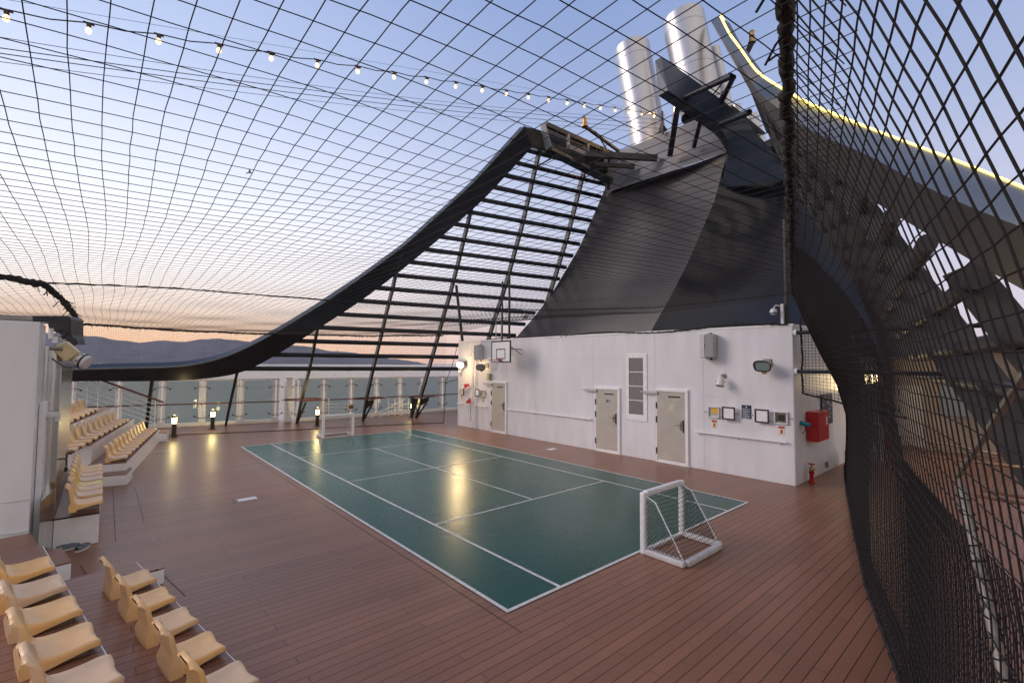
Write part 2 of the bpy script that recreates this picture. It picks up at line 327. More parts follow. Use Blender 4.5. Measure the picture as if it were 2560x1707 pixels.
# border board beside the court (caulk lines) and floor plates
b = MB()
for x in (-.16,): b.quad((x-.004, -.4, .004), (x+.004, -.4, .004), (x+.004, 13.6, .004), (x-.004, 13.6, .004))
b.quad((-2.9, 6.3, .004), (-2.892, 6.3, .004), (-2.892, 9.4, .004), (-2.9, 9.4, .004))
sm = lambda x, y: G(x/2.5014, 1080+y/2.5014)
for (x0, y0, x1, y1) in ((500, 833, 572, 935), (1028, 900, 1158, 1022), (705, 350, 722, 685), (1450, 420, 1472, 450), (1620, 395, 1645, 415)):
    p, q_ = sm(x0, y0), sm(x1, y1); n_ = V((-(q_-p).y, (q_-p).x, 0)).normalized()*.005; b.quad(*[r_+V((0, 0, .004-r_.z)) for r_ in (p-n_, q_-n_, q_+n_, p+n_)])
struct(b.build('deck_seams', M_black))
b = MB(); rn_ = random.Random(8)
for (x, y, k) in ((655, 745, .06), (668, 752, .05), (955, 670, .06), (960, 682, .04), (1022, 667, .03), (812, 688, .03), (850, 660, .02), (735, 503, .04), (950, 125, .12), (1000, 118, .16), (1040, 116, .14), (900, 132, .08)):
    p = sm(x, y); b.quad(*[p+V((k*rn_.uniform(.5, 1)*math.cos(a), .35*k*rn_.uniform(.4, 1)*math.sin(a), .004-p.z)) for a in [2*math.pi*j/9 for j in range(9)]])
struct(b.build('deck_paint_marks', M_lgrey))
for (x, y, s_, lb) in ((7.66, 6.67, .17, 'small white square floor plate in the brown deck beside the white deckhouse'), (-1.22, 6.71, .17, 'white rectangular floor plate in the brown deck left of the court')):
    t = MB().box((-s_, -s_*.6, 0), (s_, s_*.6, .005)).build('floor_plate', M_tileW, loc=(x, y, .001)); tag(t, lb, 'floor plate', 'white plates set in the deck')
    for (sx, sy) in ((-.13, -.06), (.13, -.06), (.13, .06), (-.13, .06)): MB().cyl((sx, sy, .005), (sx, sy, .008), .008, 8).build('screw', M_galv, t)
b = MB().quad((-13500, -7500, -26), (13500, -7500, -26), (13500, 13500, -26), (-13500, 13500, -26)); struct(b.build('sea', M_sea))
# hills across the water
def hill(name, prof, dist, seed):
    rn = random.Random(seed); rows = []
    pts = []
    for k in range(len(prof)-1):
        (x0, y0), (x1, y1) = prof[k], prof[k+1]
        for j in range(5): f_ = j/5; pts.append((x0+(x1-x0)*f_, y0+(y1-y0)*(f_*f_*(3-2*f_)) + rn.uniform(-.7, .7)))
    pts.append(prof[-1])
    cols = []
    for (x, y) in pts:
        d = ray(x, y); hd = math.hypot(d.x, d.y); hv = V((d.x/hd, d.y/hd, 0)); top = CAMZ+dist*d.z/hd
        col_ = []
        for q in range(9):
            f_ = q/8; dd = dist-2600*(1-f_)**1.2 + rn.uniform(-60, 60)*(0 < f_ < 1)
            zz = -26+(top+26)*(f_**.9)*(1+.06*math.sin(x*.05+q)*(1-f_)) if f_ else -27
            col_.append(V((CAMX, CAMY, 0))+hv*dd*1.0+V((0, 0, zz if f_ < 1 else top)))
        col_.append(V((CAMX, CAMY, -27))+hv*(dist+2500)); cols.append(col_)
    return struct(MB().grid(cols).build(name, M_hill, smooth='all'))
hill('hills', [(-700, 820), (-400, 800), (-100, 815), (60, 828), (130, 832), (188, 838.5), (238, 840), (295, 850), (348, 856), (407, 851), (454, 854), (505, 848), (539, 846), (590, 850), (640, 856), (690, 855), (735, 863), (757, 865), (833, 878), (866, 879), (934, 890), (985, 897), (1035, 903), (1077, 913), (1150, 919)], 9000, 3)
# shore lights and a far ship
sh = thing('cargo_ship', 'tiny dark ship far out on the pale sea above the glass railing', 'ship', PY(875, 934, 1500))
p = PY(875, 934, 1500); MB().box((-13, -3, -2), (13, 3, 1.5)).build('hull', M_navy, sh, bevel=.6); MB().box((-12, -2, 1.5), (-8, 2, 5)).build('bridge_house', M_lgrey, sh)
hy = [(1, 0)]
# ================================================================== DECKHOUSE
HX, HY, HR = 8.655, -.2, .00625
house = thing('deckhouse', 'long white painted steel deckhouse along the right side of the court', 'deckhouse', (HX, HY, 0), HR)
hm = Matrix.Translation((HX, HY, 0)) @ Matrix.Rotation(HR, 4, 'Z'); hi = hm.inverted()
def wl(px, py, off=0):
    """photo point -> (y, z) on the long wall, off metres in front of it"""
    n = (hm.to_3x3() @ V((1, 0, 0))); p0 = hm @ V((-off, 0, 0)); d = ray(px, py); q = CP+d*((p0-CP).dot(n)/d.dot(n)); q = hi @ q; return q.y, q.z
HL, HT = 13.6, 3.73
b = MB(); b.prism([(0, 0), (8.6, 0), (8.6, HL), (0, HL)], 0, HT); b.build('wall', M_white, house, bevel=.012)
b = MB(); b.box((-.012, -.012, HT), (8.61, HL+.012, HT+.05)); b.build('roof_edge', M_white2, house)
# weld seams: thin raised strips
b = MB()
for y in (.0, 2.16, 3.62, 5.9, 8.9, 11.3): b.box((-.004, y+.02, .02), (0.001, y+.028, HT-.02))
for (y0, y1, z) in ((.03, 2.2, 1.95), (4.8, 9.9, 1.9), (3.7, 10.6, 2.95)): b.box((-.0035, y0, z), (0.001, y1, z+.008))
b.build('weld_seam', M_whiteold, house)
def door(yl, yr, zt, closer=True, sign=None):
    """yl > yr; hinges on the far (yl) side"""
    z0 = .11
    fr = MB(); fr.box((-.05, yr-.09, .03), (0.002, yr-.002, zt+.06)); fr.box((-.035, yl+.002, .03), (.002, yl+.03, zt+.06)); fr.box((-.06, yr-.09, zt+.06), (.002, yl+.03, zt+.13)); fr.box((-.03, yr-.12, -.0), (.002, yl+.05, .03)); fr.box((-.02, yr-.0, .03), (.002, yl, z0))
    fr.build('door_frame', M_white2, house, bevel=.006)
    d = MB().box((-.045, yr, z0), (-.004, yl, zt+.055)).build('door', M_beige, house, bevel=.008)
    hb = MB()
    for z in (z0+.22, zt-.35, zt-.75): hb.cyl((-.055, yl+.005, z-.09), (-.055, yl+.005, z+.09), .016, 8)
    hb.build('hinge', M_black, d)
    hn = MB(); yk = yr+.12; hn.box((-.055, yk-.03, .98), (-.044, yk+.03, 1.22)); hn.tube([(-.05, yk, 1.13), (-.10, yk, 1.13), (-.10, yk+.16, 1.12)], .011, 6); hn.build('handle', M_galv, d)
    ck = MB(); ck.box((-.056, yr+.03, .92), (-.044, yr+.07, 1.26)); ck.build('lock_plate', M_bronze, d)
    st = MB(); st.box((-.05, yr+.14, zt-.10), (-.044, yr+.14+.36, zt-.06)); st.build('vent_slot', M_black, d)
    cc = MB(); cc.box((-.10, yl-.05, zt-.02), (-.045, yl+.42, zt+.05)) ; cc.cyl((-.10, yl+.42, zt+.015), (-.10, yl+.5, zt+.015), .02, 8); cc.build('door_closer', M_lgrey, d)
    ey = MB().cyl((-.05, yl-.4, zt-.1), (-.044, yl-.4, zt-.1), .022, 10); ey.build('peephole', M_galv, d)
    if sign == 'blue':
        q = MB().box((-.05, yl-.42, 1.55), (-.0445, yl-.6, 1.70)); s_ = q.build('door_sign', M_lgrey, d)
        q = MB(); q.box((-.052, yl-.43, 1.58), (-.0495, yl-.48, 1.68)); q.box((-.052, yl-.50, 1.645), (-.0495, yl-.58, 1.665)); q.box((-.052, yl-.50, 1.60), (-.0495, yl-.58, 1.62)); q.build('symbol', M_blue, s_)
    if sign == 'cream':
        q = MB().box((-.05, yl-.38, 1.50), (-.0445, yl-.54, 1.66)); s_ = q.build('door_sign', M_cream, d)
        q = MB(); 
        for a in ((-.40, 1.535, -.52, 1.545), (-.40, 1.615, -.52, 1.625), (-.40, 1.545, -.41, 1.615), (-.51, 1.545, -.52, 1.615)): q.box((-.052, yl+a[0], a[1]), (-.0495, yl+a[2], a[3]))
        q.build('symbol', M_bronze, s_)
    return d
door(11.15, 10.30, 1.93); door(5.78, 4.94, 1.93, sign='blue'); door(3.57, 2.70, 1.97, sign='cream')
# louvred ventilation window
yl_, zt_ = 4.63, 3.12; yr_, zb_ = 3.90, 1.10
b = MB(); wy0, wy1, wz0, wz1 = yr_+.13, yl_-.10, 1.29, 2.99
b.box((-.02, yr_, zb_), (.001, wy0, zt_)); b.box((-.02, wy1, zb_), (.001, yl_, zt_)); b.box((-.02, wy0, zb_), (.001, wy1, wz0)); b.box((-.02, wy0, wz1), (.001, wy1, zt_))
win = b.build('window', M_white2, house, bevel=.004)
b = MB().box((-.006, wy0, wz0), (.001, wy1, wz1)); 
for k in range(56): z = wz0+.01+k*(wz1-wz0-.02)/56; b.quad((-.006, wy0, z), (-.006, wy1, z), (-.017, wy1, z+.014), (-.017, wy0, z+.014))
b.build('grille', M_grey, win)
b = MB()
for k in (1, 2, 3): z = wz0+k*(wz1-wz0)/4; b.box((-.024, wy0, z-.012), (-.0175, wy1, z+.012))
b.build('crossbar', M_white2, win)
for k in range(7):
    for y in (yr_+.03, yl_-.03): z = zb_+.06+k*(zt_-zb_-.12)/6; MB().cyl((-.02, y, z), (-.034, y, z), .014, 6).build('bolt', M_whiteold, win)
for y in (yr_+.25, yl_-.25):
    for z in (zb_+.04, zt_-.04): MB().cyl((-.02, y, z), (-.034, y, z), .014, 6).build('bolt', M_whiteold, win)
def handrail(y0, y1, z=1.0):
    b = MB(); b.bar((-.075, y0, z), (-.075, y1, z), .045, .03); 
    n = max(2, int(abs(y1-y0)/1.05)+1)
    for k in range(n): y = y0+(y1-y0)*(.06+.88*k/(n-1)); b.bar((-.07, y, z-.03), (0, y, z-.08), .03, .02)
    b.build('handrail', M_white2, house, bevel=.004)
handrail(10.15, 5.97); handrail(2.42, .16); handrail(12.95, 11.4, 1.0); handrail(13.55, 13.15, 1.0)
b = MB()
for y in (12.62, 12.32): b.cyl((-.12, y, .05), (-.12, y, 3.35), .014, 8)
for k in range(12): z = .2+k*.28; b.cyl((-.12, 12.62, z), (-.12, 12.32, z), .009, 6)
for z in (.45, 1.2, 3.1): b.box((-.12, 12.63, z), (0, 12.66, z+.03)); b.box((-.12, 12.28, z), (0, 12.31, z+.03))
b.build('wall_ladder', M_white2, house, smooth=True)
b = MB(); b.tube([(-.07, 12.2, .05), (-.07, 12.2, 3.3), (-.07, 12.05, 3.42)], .03, 8); b.tube([(-.06, 12.45, 1.0), (-.06, 12.45, 3.4)], .02, 6); b.build('wall_pipe', M_white2, house, smooth=True)
# ladder hoop over the roof and mast post
b = MB()
for y in (10.9, 11.25): b.tube([(.25, y, HT), (.25, y, HT+1.0)], .02, 6)
b.tube([(.25, 10.9, HT+1.0), (.25, 10.98, HT+1.12), (.25, 11.17, HT+1.12), (.25, 11.25, HT+1.0)], .02, 6); b.build('ladder_hoop', M_lgrey, house, smooth=True)
def wthing(name, label, cat, y, z, group=None):
    p = hm @ V((0, y, z)); return thing(name, label, cat, p, HR, group)
# loudspeakers
sp1 = None
for (px, py, lb) in ((1580+645/3.409, 780+290/3.409, 'light grey boxy loudspeaker high on the white wall above the two right doors'), (1140+325/6.03, 840+250/6.03, 'light grey boxy loudspeaker high on the white wall left of the basketball board')):
    y, z = wl(px, py, .2)
    if sp1 is None:
        t = wthing('loudspeaker', lb, 'loudspeaker', y, z, 'wall loudspeakers'); sp1 = t
        pr = [(-.02, .17), (-.02, -.17), (-.26, -.19), (-.36, .0), (-.26, .19)]
        q = MB(); q.prism([(a, c) for a, c in pr], -.31, .31); q.build('cabinet', M_lgrey, t, bevel=.01)
        q = MB(); q.slab([(-.272, -.18, -.28), (-.362, -.01, -.28), (-.362, -.01, .28), (-.272, -.18, .28)], (-.006, -.003, 0)); q.slab([(-.272, .18, -.28), (-.362, .01, -.28), (-.362, .01, .28), (-.272, .18, .28)], (-.006, .003, 0)); q.build('grille', M_lgrey, t)
        q = MB(); q.box((-.02, -.03, -.36), (0, .03, .36)); q.box((-.375, -.006, -.05), (-.365, .006, .06)); q.box((-.2, -.02, .31), (0, .02, .33)); q.cyl((-.3, 0, -.33), (-.3, 0, -.31), .02, 6); q.build('bracket', M_bronze, t)
    else: dup(t, hm @ V((0, y, z)), HR, lb, 'wall loudspeakers')
# floodlights on the wall
def floodlight(t, lit=False, yaw=0, tilt=-.5, sc_=1.0):
    R_ = Matrix.Translation((-.34*sc_, 0, 0)) @ Matrix.Rotation(yaw, 4, 'Z') @ Matrix.Rotation(tilt, 4, 'Y') @ Matrix.Diagonal((sc_, sc_, sc_, 1))
    q = MB(); rows = []
    for (d_, ky, kz) in ((.16, .10, .07), (.10, .16, .11), (0, .19, .135), (-.03, .20, .145), (-.03, .17, .115)):
        rows.append([R_ @ V((d_, ky*(abs(math.cos(a))**.6)*math.copysign(1, math.cos(a)), kz*(abs(math.sin(a))**.6)*math.copysign(1, math.sin(a)))) for a in [2*math.pi*k/24 for k in range(25)]])
    q.grid(rows); q.quad(*rows[0][:-1]); hd = q.build('lamp_housing', M_sock if not lit else M_white2, t, smooth=True)
    rim = MB().tube([R_ @ V((-.028, .185*(abs(math.cos(a))**.6)*math.copysign(1, math.cos(a)), .13*(abs(math.sin(a))**.6)*math.copysign(1, math.sin(a)))) for a in [2*math.pi*k/24 for k in range(24)]], .016*sc_, 6, closed=True); rim.build('rim', M_bronze, hd, smooth=True)
    ln_ = MB().quad(*[R_ @ V((-.02, .168*(abs(math.cos(a))**.6)*math.copysign(1, math.cos(a)), .114*(abs(math.sin(a))**.6)*math.copysign(1, math.sin(a)))) for a in [2*math.pi*k/24 for k in range(24)]]); ln_.build('lens', M_flood if lit else M_lensoff, hd)
    q = MB(); q.box((-.03, -.09, -.02), (0, .09, .17)); q.tube([(-.02, .0, .12), (-.16, 0, .12), R_ @ V((.05, -.22, .02)), R_ @ V((0, -.21, 0))], .012, 6); q.tube([(-.16, 0, .12), R_ @ V((.05, .22, .02)), R_ @ V((0, .21, 0))], .012, 6); q.build('bracket', M_galv, t)
    q = MB().box((-.05, -.05, -.05), (.05, .05, .05), R_ @ Matrix.Translation((.06, 0, -.17))); q.build('junction_box', M_yelbox, t, bevel=.01)
y, z = wl(1580+1110/3.409, 780+458/3.409, .35); t = wthing('floodlight', 'unlit rectangular floodlight with dark rim near the right end of the white wall', 'floodlight', y, z, 'floodlights on the deckhouse'); floodlight(t, tilt=-.35)
y, z = wl(1140+370/6.03, 840+470/6.03, .35); t = wthing('floodlight', 'unlit grey floodlight below the left loudspeaker on the white wall', 'floodlight', y, z, 'floodlights on the deckhouse'); floodlight(t, yaw=.7, tilt=-.5)
y, z = wl(1140+68/6.03, 840+435/6.03, .3); t = wthing('floodlight', 'lit glaring warm floodlight at the far left corner of the white wall', 'floodlight', y, z, 'floodlights on the deckhouse'); floodlight(t, lit=True, yaw=.45, tilt=-.15, sc_=.9)
lamp('flood_lamp', (-.75, -.3, -.05), 32, (1, .70, .36), .09, t)
# horn loudspeaker
y, z = wl(1580+750/3.409, 780+592/3.409, .25); t = wthing('horn_speaker', 'small beige horn speaker pointing down below the right loudspeaker', 'horn speaker', y, z)
q = MB().lathe([(.0, .12), (.06, .12), (.085, .06), (.10, -.08), (.115, -.12), (.10, -.12), (.07, -.02), (0, .0)], (-.22, 0, 0), (.35, 0, 1), 20); q.build('horn', M_sock, t, smooth=True)
q = MB(); q.tube([(0, 0, .14), (-.2, 0, .16), (-.2, 0, .1)], .012, 6); q.box((-.02, -.05, .08), (0, .05, .2)); q.cyl((-.22, -.14, .0), (-.22, .14, .0), .012, 6); q.build('bracket', M_galv, t)
# little wall boxes
y, z = wl(1140+490/6.03, 840+612/6.03, .1); t = wthing('junction_box', 'small olive yellow box with square lid on the white wall below the backboard', 'wall box', y, z); MB().box((-.13, -.09, -.13), (0, .09, .13)).build('casing', M_tree, t, bevel=.01); MB().box((-.14, -.06, -.10), (-.131, .06, .10)).build('lid', M_yelbox, t)
y, z = wl(1140+58/6.03, 840+540/6.03, .2); t = wthing('security_camera', 'small white dome camera under the lit floodlight at the left wall corner', 'camera', y, z); MB().lathe([(0, .06), (.05, .05), (.06, 0), (.055, -.04)], (-.2, 0, 0)).build('housing', M_sock, t, smooth=True); MB().lathe([(.05, -.03), (.035, -.07), (0, -.085)], (-.2, 0, 0)).build('dome', M_black, t, smooth=True); MB().cyl((-.2, 0, .05), (0, 0, .07), .018, 8).build('arm', M_sock, t)
# fire hose / call cabinets: open box, its open lid beside it, sign below
def cabinet(bx, by, lx, ly, side, label, inner, small=1.0, bw=.15, fw_=.165):
    y, z = wl(bx, by, .02); t = wthing('wall_cabinet', label, 'cabinet', y, z, 'open wall cabinets'); s_ = small
    q = MB()
    for (a, b_) in (((-.05, -bw, -.15*s_), (.0, -bw+.03, .15*s_)), ((-.05, bw-.03, -.15*s_), (.0, bw, .15*s_)), ((-.05, -bw+.03, .12*s_), (0, bw-.03, .15*s_)), ((-.05, -bw+.03, -.15*s_), (0, bw-.03, -.12*s_))): q.box(a, b_)
    q.build('frame', M_whiteold, t, bevel=.004)
    MB().box((-.012, -bw+.03, -.12*s_), (-.002, bw-.03, .12*s_)).build('back_plate', M_lgrey if inner != 'dark' else M_galv, t)
    if inner == 'yellow': MB().box((-.03, -bw+.04, -.03), (-.013, .04, .11)).build('card', M_yel, t)
    elif inner == 'dark': MB().box((-.03, -.07, -.075), (-.013, .07, .075)).build('inner_box', M_bronze, t)
    else: MB().box((-.03, -.06, -.09), (-.013, .06, .09)).build('inner_box', M_yelbox, t)
    y2, z2 = wl(lx, ly, .10); dy, dz = y2-y, z2-z
    ld = MB().box((-.10, dy-fw_, dz-.165*s_), (-.07, dy+fw_, dz+.165*s_)).build('lid', M_white2, t, bevel=.006)
    q = MB(); k = .035
    for (a, b_) in (((dy-fw_, dz-.165*s_), (dy-fw_+k, dz+.165*s_)), ((dy+fw_-k, dz-.165*s_), (dy+fw_, dz+.165*s_)), ((dy-fw_+k, dz+.165*s_-k), (dy+fw_-k, dz+.165*s_)), ((dy-fw_+k, dz-.165*s_), (dy+fw_-k, dz-.165*s_+k))): q.box((-.108, a[0], a[1]), (-.1005, b_[0], b_[1]))
    q.build('gasket', M_black, ld)
    q = MB(); e = dy-math.copysign(fw_, dy)
    for zz in (-.1, .1): q.bar((-.05, math.copysign(bw, dy)*.98, zz*s_), (-.085, e, dz+zz*s_), .02, .012)
    e2 = dy+math.copysign(fw_+.03, dy); q.cyl((-.10, e2, dz), (-.08, e2+math.copysign(.06, dy), dz), .014, 6); q.cyl((-.02, -math.copysign(bw+.01, dy), 0), (-.02, -math.copysign(bw+.12, dy), 0), .008, 6)
    q.build('latch', M_galv, t)
r5 = lambda x, y: (1740+x/9.046, 980+y/9.046)
cabinet(*r5(400, 455), *r5(735, 480), -1, 'open wall cabinet with a yellow card inside, left of the navy notice', 'yellow')
cabinet(*r5(1925, 580), *r5(1487, 540), 1, 'open wall cabinet with a dark recess, right of the navy notice', 'dark')
w6 = lambda x, y: (1140+x/6.03, 840+y/6.03)
cabinet(*w6(410, 862), *w6(318, 853), 1, 'open wall cabinet with yellow inner box left of the left door', 'box', .95, .14, .15)
cabinet(*w6(83, 838), *w6(118, 838), -1, 'narrow open wall cabinet at the far left corner beside the red flags', 'box', .95, .13, .04)
for (px, py, lb) in ((*r5(415, 728), 'red and cream fire hydrant sign under the cabinet with the yellow card'), (*r5(1935, 875), 'red and cream fire hydrant sign under the cabinet with the dark recess'), (*w6(415, 955), 'red and cream fire sign under the cabinet beside the left door'), (*w6(86, 925), 'red and cream fire sign at the far left corner of the white wall')):
    y, z = wl(px, py); t = wthing('fire_sign', lb, 'sign', y, z, 'small fire signs on the white wall')
    MB().box((-.006, -.065, -.105), (0, .065, .105)).build('plate', M_cream, t)
    q = MB(); q.box((-.009, -.066, .06), (-.0065, .066, .106)); q.box((-.009, -.022, -.055), (-.0065, .018, .03)); q.slab([(-.0065, .018, -.055), (-.0065, .018, -.08), (-.0065, -.015, -.055)], (-.0025, 0, 0)); q.build('symbol', M_red, t)
y, z = wl(*r5(1143, 447)); t = wthing('notice_board', 'navy notice with white rule lines between the two open cabinets', 'sign', y, z)
MB().box((-.008, -.118, -.17), (0, .118, .17)).build('plate', M_blue, t, bevel=.004)
q = MB(); q.cyl((-.0085, 0, .125), (-.0105, 0, .125), .017, 14)
for k in range(12): zz = .08-k*.019-.006*(k//2); q.box((-.0105, .095, zz-.003), (-.0085, .095-.19*(.98 if k % 2 == 0 else .55+.1*(k % 5)), zz+.003))
q.build('text_lines', M_white2, t)
# basketball backboard
bb0 = wl(*w6(545, 80), .75); bb1 = wl(*w6(828, 398), .75)
y = (bb0[0]+bb1[0])/2; z = (bb0[1]+bb1[1])/2; bwid = abs(bb0[0]-bb1[0])/2; bh = abs(bb0[1]-bb1[1])/2
t = wthing('basketball_hoop', 'white basketball backboard with black frame and red hoop high on the wall', 'basketball hoop', y, z)
MB().box((-.78, -bwid, -bh), (-.75, bwid, bh)).build('backboard', M_white2, t)
q = MB()
def rect(q, y0, y1, z0, z1, k, x0, x1):
    q.box((x0, y0, z0), (x1, y0+k, z1)); q.box((x0, y1-k, z0), (x1, y1, z1)); q.box((x0, y0+k, z0), (x1, y1-k, z0+k)); q.box((x0, y0+k, z1-k), (x1, y1-k, z1))
rect(q, -bwid-.004, bwid+.004, -bh-.004, bh+.004, .045, -.786, -.745); rect(q, -.27, .27, -bh+.13, bh-.32+.02, .035, -.784, -.7805); q.build('border', M_black, t)
q = MB(); rr = .2; cx_, cz_ = -.78-.12-rr, -bh+.10
q.tube([(cx_+rr*math.cos(a), rr*math.sin(a), cz_) for a in [2*math.pi*k/20 for k in range(20)]], .011, 6, closed=True); q.box((-.90, -.06, cz_-.05), (-.79, .06, cz_+.02)); q.build('hoop', M_red, t, smooth=True)
q = MB()
for s_ in (1, -1):
    for k in range(12): q.tube([(cx_+(rr*(1-.5*f_**.7))*math.cos(2*math.pi*(k+s_*f_*1.5)/12), (rr*(1-.5*f_**.7))*math.sin(2*math.pi*(k+s_*f_*1.5)/12), cz_-.42*f_) for f_ in (0, .2, .4, .6, .8, 1)], .004, 3)
q.build('hoop_net', M_wnet, t)
q = MB()
for yy in (-.3, .3): q.bar((-.75, yy, .1), (0, yy, .1), .04, .04); q.bar((-.75, yy, bh-.1), (0, yy, bh-.5), .03, .03)
q.build('support_arm', M_galv, t)
q = MB(); q.cyl((-.7, .02, bh), (-.7, .02, bh+2.3), .03, 8); q.build('hanger_pole', M_fin, t)
# red flags (pennant shaped wind vanes)
for (poly, lb) in (([(120, 722), (196, 722), (196, 738), (125, 796)], 'upper red triangular flag on the pipes at the left end of the white wall'), ([(215, 928), (222, 1010), (148, 1012), (146, 990)], 'lower red triangular flag on the pipes at the left end of the white wall')):
    ps = [hm @ V((-.16, *wl(*w6(*p_), .16))) for p_ in poly]; cen = sum(ps, V())/4
    t = thing('red_flag', lb, 'flag', cen, 0, 'red triangular flags'); MB().slab([p_-cen for p_ in ps], (.01, 0, 0)).build('flag_plate', M_red, t); a = ps[1]-cen if poly[0][0] == 120 else ps[1]-cen
    MB().cyl(a+V((0, 0, .0)), a+V((0, 0, -.75)), .008, 6).build('flag_stick', M_black, t)
# dome camera on post above right corner
t = thing('security_camera', 'white dome camera hanging from a white post above the right wall corner', 'camera', hm @ V((.1, .25, HT)))
MB().box((-.03, -.03, 0), (.03, .03, .55)).build('post', M_white2, t); MB().tube([(0, 0, .5), (-.08, .12, .52), (-.1, .16, .45)], .015, 6).build('arm', M_white2, t, smooth=True)
MB().lathe([(0, .08), (.05, .07), (.08, .02), (.085, -.02)], (-.1, .16, .37)).build('housing', M_sock, t, smooth=True); MB().lathe([(.075, -.02), (.06, -.07), (0, -.09)], (-.1, .16, .37)).build('dome', M_lensoff, t, smooth=True)
# side wall objects (facing the camera's right)
SY = -.21
t = thing('fire_hose_box', 'red fire hose box on the short side wall of the deckhouse', 'fire hose box', (9.85, SY, 1.32))
MB().box((-.42, -.24, -.36), (.42, 0, .36)).build('casing', M_red, t, bevel=.01); MB().box((-.40, -.255, -.34), (.40, -.242, .34)).build('lid', M_red, t, bevel=.004); MB().box((.16, -.262, .02), (.26, -.257, .22)).build('number_plate', M_sock, t)
t = thing('fire_hydrant_valve', 'red fire hydrant with brass valve standing beside the short side wall', 'hydrant', G(1580+1532/3.409, 780+1455/3.409))
MB().lathe([(.075, 0), (.075, .03), (.045, .05), (.045, .22), (.06, .24), (.06, .27)]).build('standpipe', M_red, t, smooth=True)
MB().lathe([(.04, .27), (.055, .31), (.04, .36), (.02, .38), (.02, .44)]).cyl((0, 0, .32), (.12, -.02, .32), .03, 10).build('valve_body', M_brass, t, smooth=True)
q = MB().tube([(.07*math.cos(a), .07*math.sin(a), .45) for a in [2*math.pi*k/12 for k in range(12)]], .01, 6, closed=True); q.cyl((-.07, 0, .45), (.07, 0, .45), .008, 6); q.cyl((0, -.07, .45), (0, .07, .45), .008, 6); q.build('handwheel', M_red, t, smooth=True)
t = thing('notice_poster', 'dark blue poster with grey blocks behind the red fire hose box', 'poster', (11.1, SY, 1.65)); MB().box((-.5, -.02, -.4), (.4, 0, .4)).build('plate', M_blue, t)
rn = random.Random(5)
for k in range(14): a, c_ = rn.uniform(-.42, .2), rn.uniform(-.34, .3); MB().box((a, -.0235, c_), (a+rn.uniform(.06, .16), -.0205, c_+rn.uniform(.03, .08))).build('printed_block', M_lgrey, t)
t = thing('socket_plug', 'teal plug with hanging black cable near the wall corner', 'plug', (9.05, SY, 1.42)); MB().cyl((-.06, -.02, .02), (.12, -.14, -.03), .05, 12).build('plug_body', M_teal, t, smooth=True, bevel=.006); MB().tube([(0, -.08, -.03), (.0, -.09, -.15), (-.1, -.06, -.22)], .01, 6).build('cable', M_black, t)
t = thing('wall_socket', 'small grey wall socket low on the short side wall', 'socket', (10.92, SY, .2)); MB().box((-.04, -.03, -.08), (.04, 0, .08)).build('box', M_galv, t, bevel=.006); MB().box((-.025, -.036, -.05), (.025, -.031, .05)).build('cover', M_bronze, t)
# ---- starboard passage behind the side net: lower wall, cabin front, globe lamp
t = thing('passage_cabin', 'cream cabin wall with warm lit panels behind the dark side net', 'cabin', (0, 0, 0))
MB().box((17.3, -3.6, 0), (20, 2.0, 3.4)).build('wall', M_cabin, t, bevel=.02)
MB().box((17.24, -1.35, .1), (17.3, -.45, 2.15)).build('door', M_beige, t, bevel=.01)
MB().box((17.25, -2.7, 1.2), (17.3, -1.8, 2.3)).build('window', M_lensoff, t, bevel=.01)
MB().box((16.9, -3.7, 3.4), (20, 2.1, 3.5)).build('roof', M_white2, t)
gp = PYD(1993, 868, -.9); t = thing('globe_lamp', 'lit oval bulkhead lamp glowing warm behind the side net', 'lamp', (13.2, SY, 0)); gz = PYD(1993, 868, -.55)
t.location = (gz.x, SY, gz.z)
MB().lathe([(0, -.17), (.14, -.15), (.24, -.08), (.27, 0), (.24, .08), (.14, .15), (0, .17)], (0, -.34, 0), (0, 0, 1), 20).build('glass_globe', M_globe, t, smooth='all')
q = MB(); q.tube([(.285*math.cos(a), -.34+.285*math.sin(a), 0) for a in [2*math.pi*k/20 for k in range(20)]], .008, 5, closed=True)
for aa in (0, .8, 1.6, 2.4): q.tube([(.285*math.cos(a)*math.cos(aa), -.34+.285*math.cos(a)*math.sin(aa), .18*math.sin(a)) for a in [2*math.pi*k/16 for k in range(16)]], .006, 4, closed=True)
q.build('guard', M_bronze, t); MB().box((-.15, -.08, -.12), (.15, 0, .12)).build('base', M_whiteold, t)
lamp('globe_light', (0, -.34, -.28), 12, (1, .72, .36), .15, t)
p_ = PYD(1934, 1020, -.35); 
t = thing('red_bucket', 'dark red fire bucket on the wall behind the side net', 'bucket', PYD(2034, 1022, -.75)); MB().lathe([(.0, -.14), (.12, -.14), (.16, .14), (.15, .14), (.11, -.1)], n=16).build('bucket_body', M_red, t, smooth=True); MB().tube([(0, -.16, .14), (0, -.1, .26), (0, .1, .26), (0, .16, .14)], .008, 5).build('handle', M_galv, t)
t = thing('equipment_box', 'grey steel box on the passage deck behind the side net', 'box', (13.6, -.6, 0)); MB().box((-.3, -.3, 0), (.3, .3, 1.1)).build('casing', M_beige, t, bevel=.01); MB().box((-.31, -.27, .1), (-.301, .27, 1.0)).build('door', M_lgrey, t)
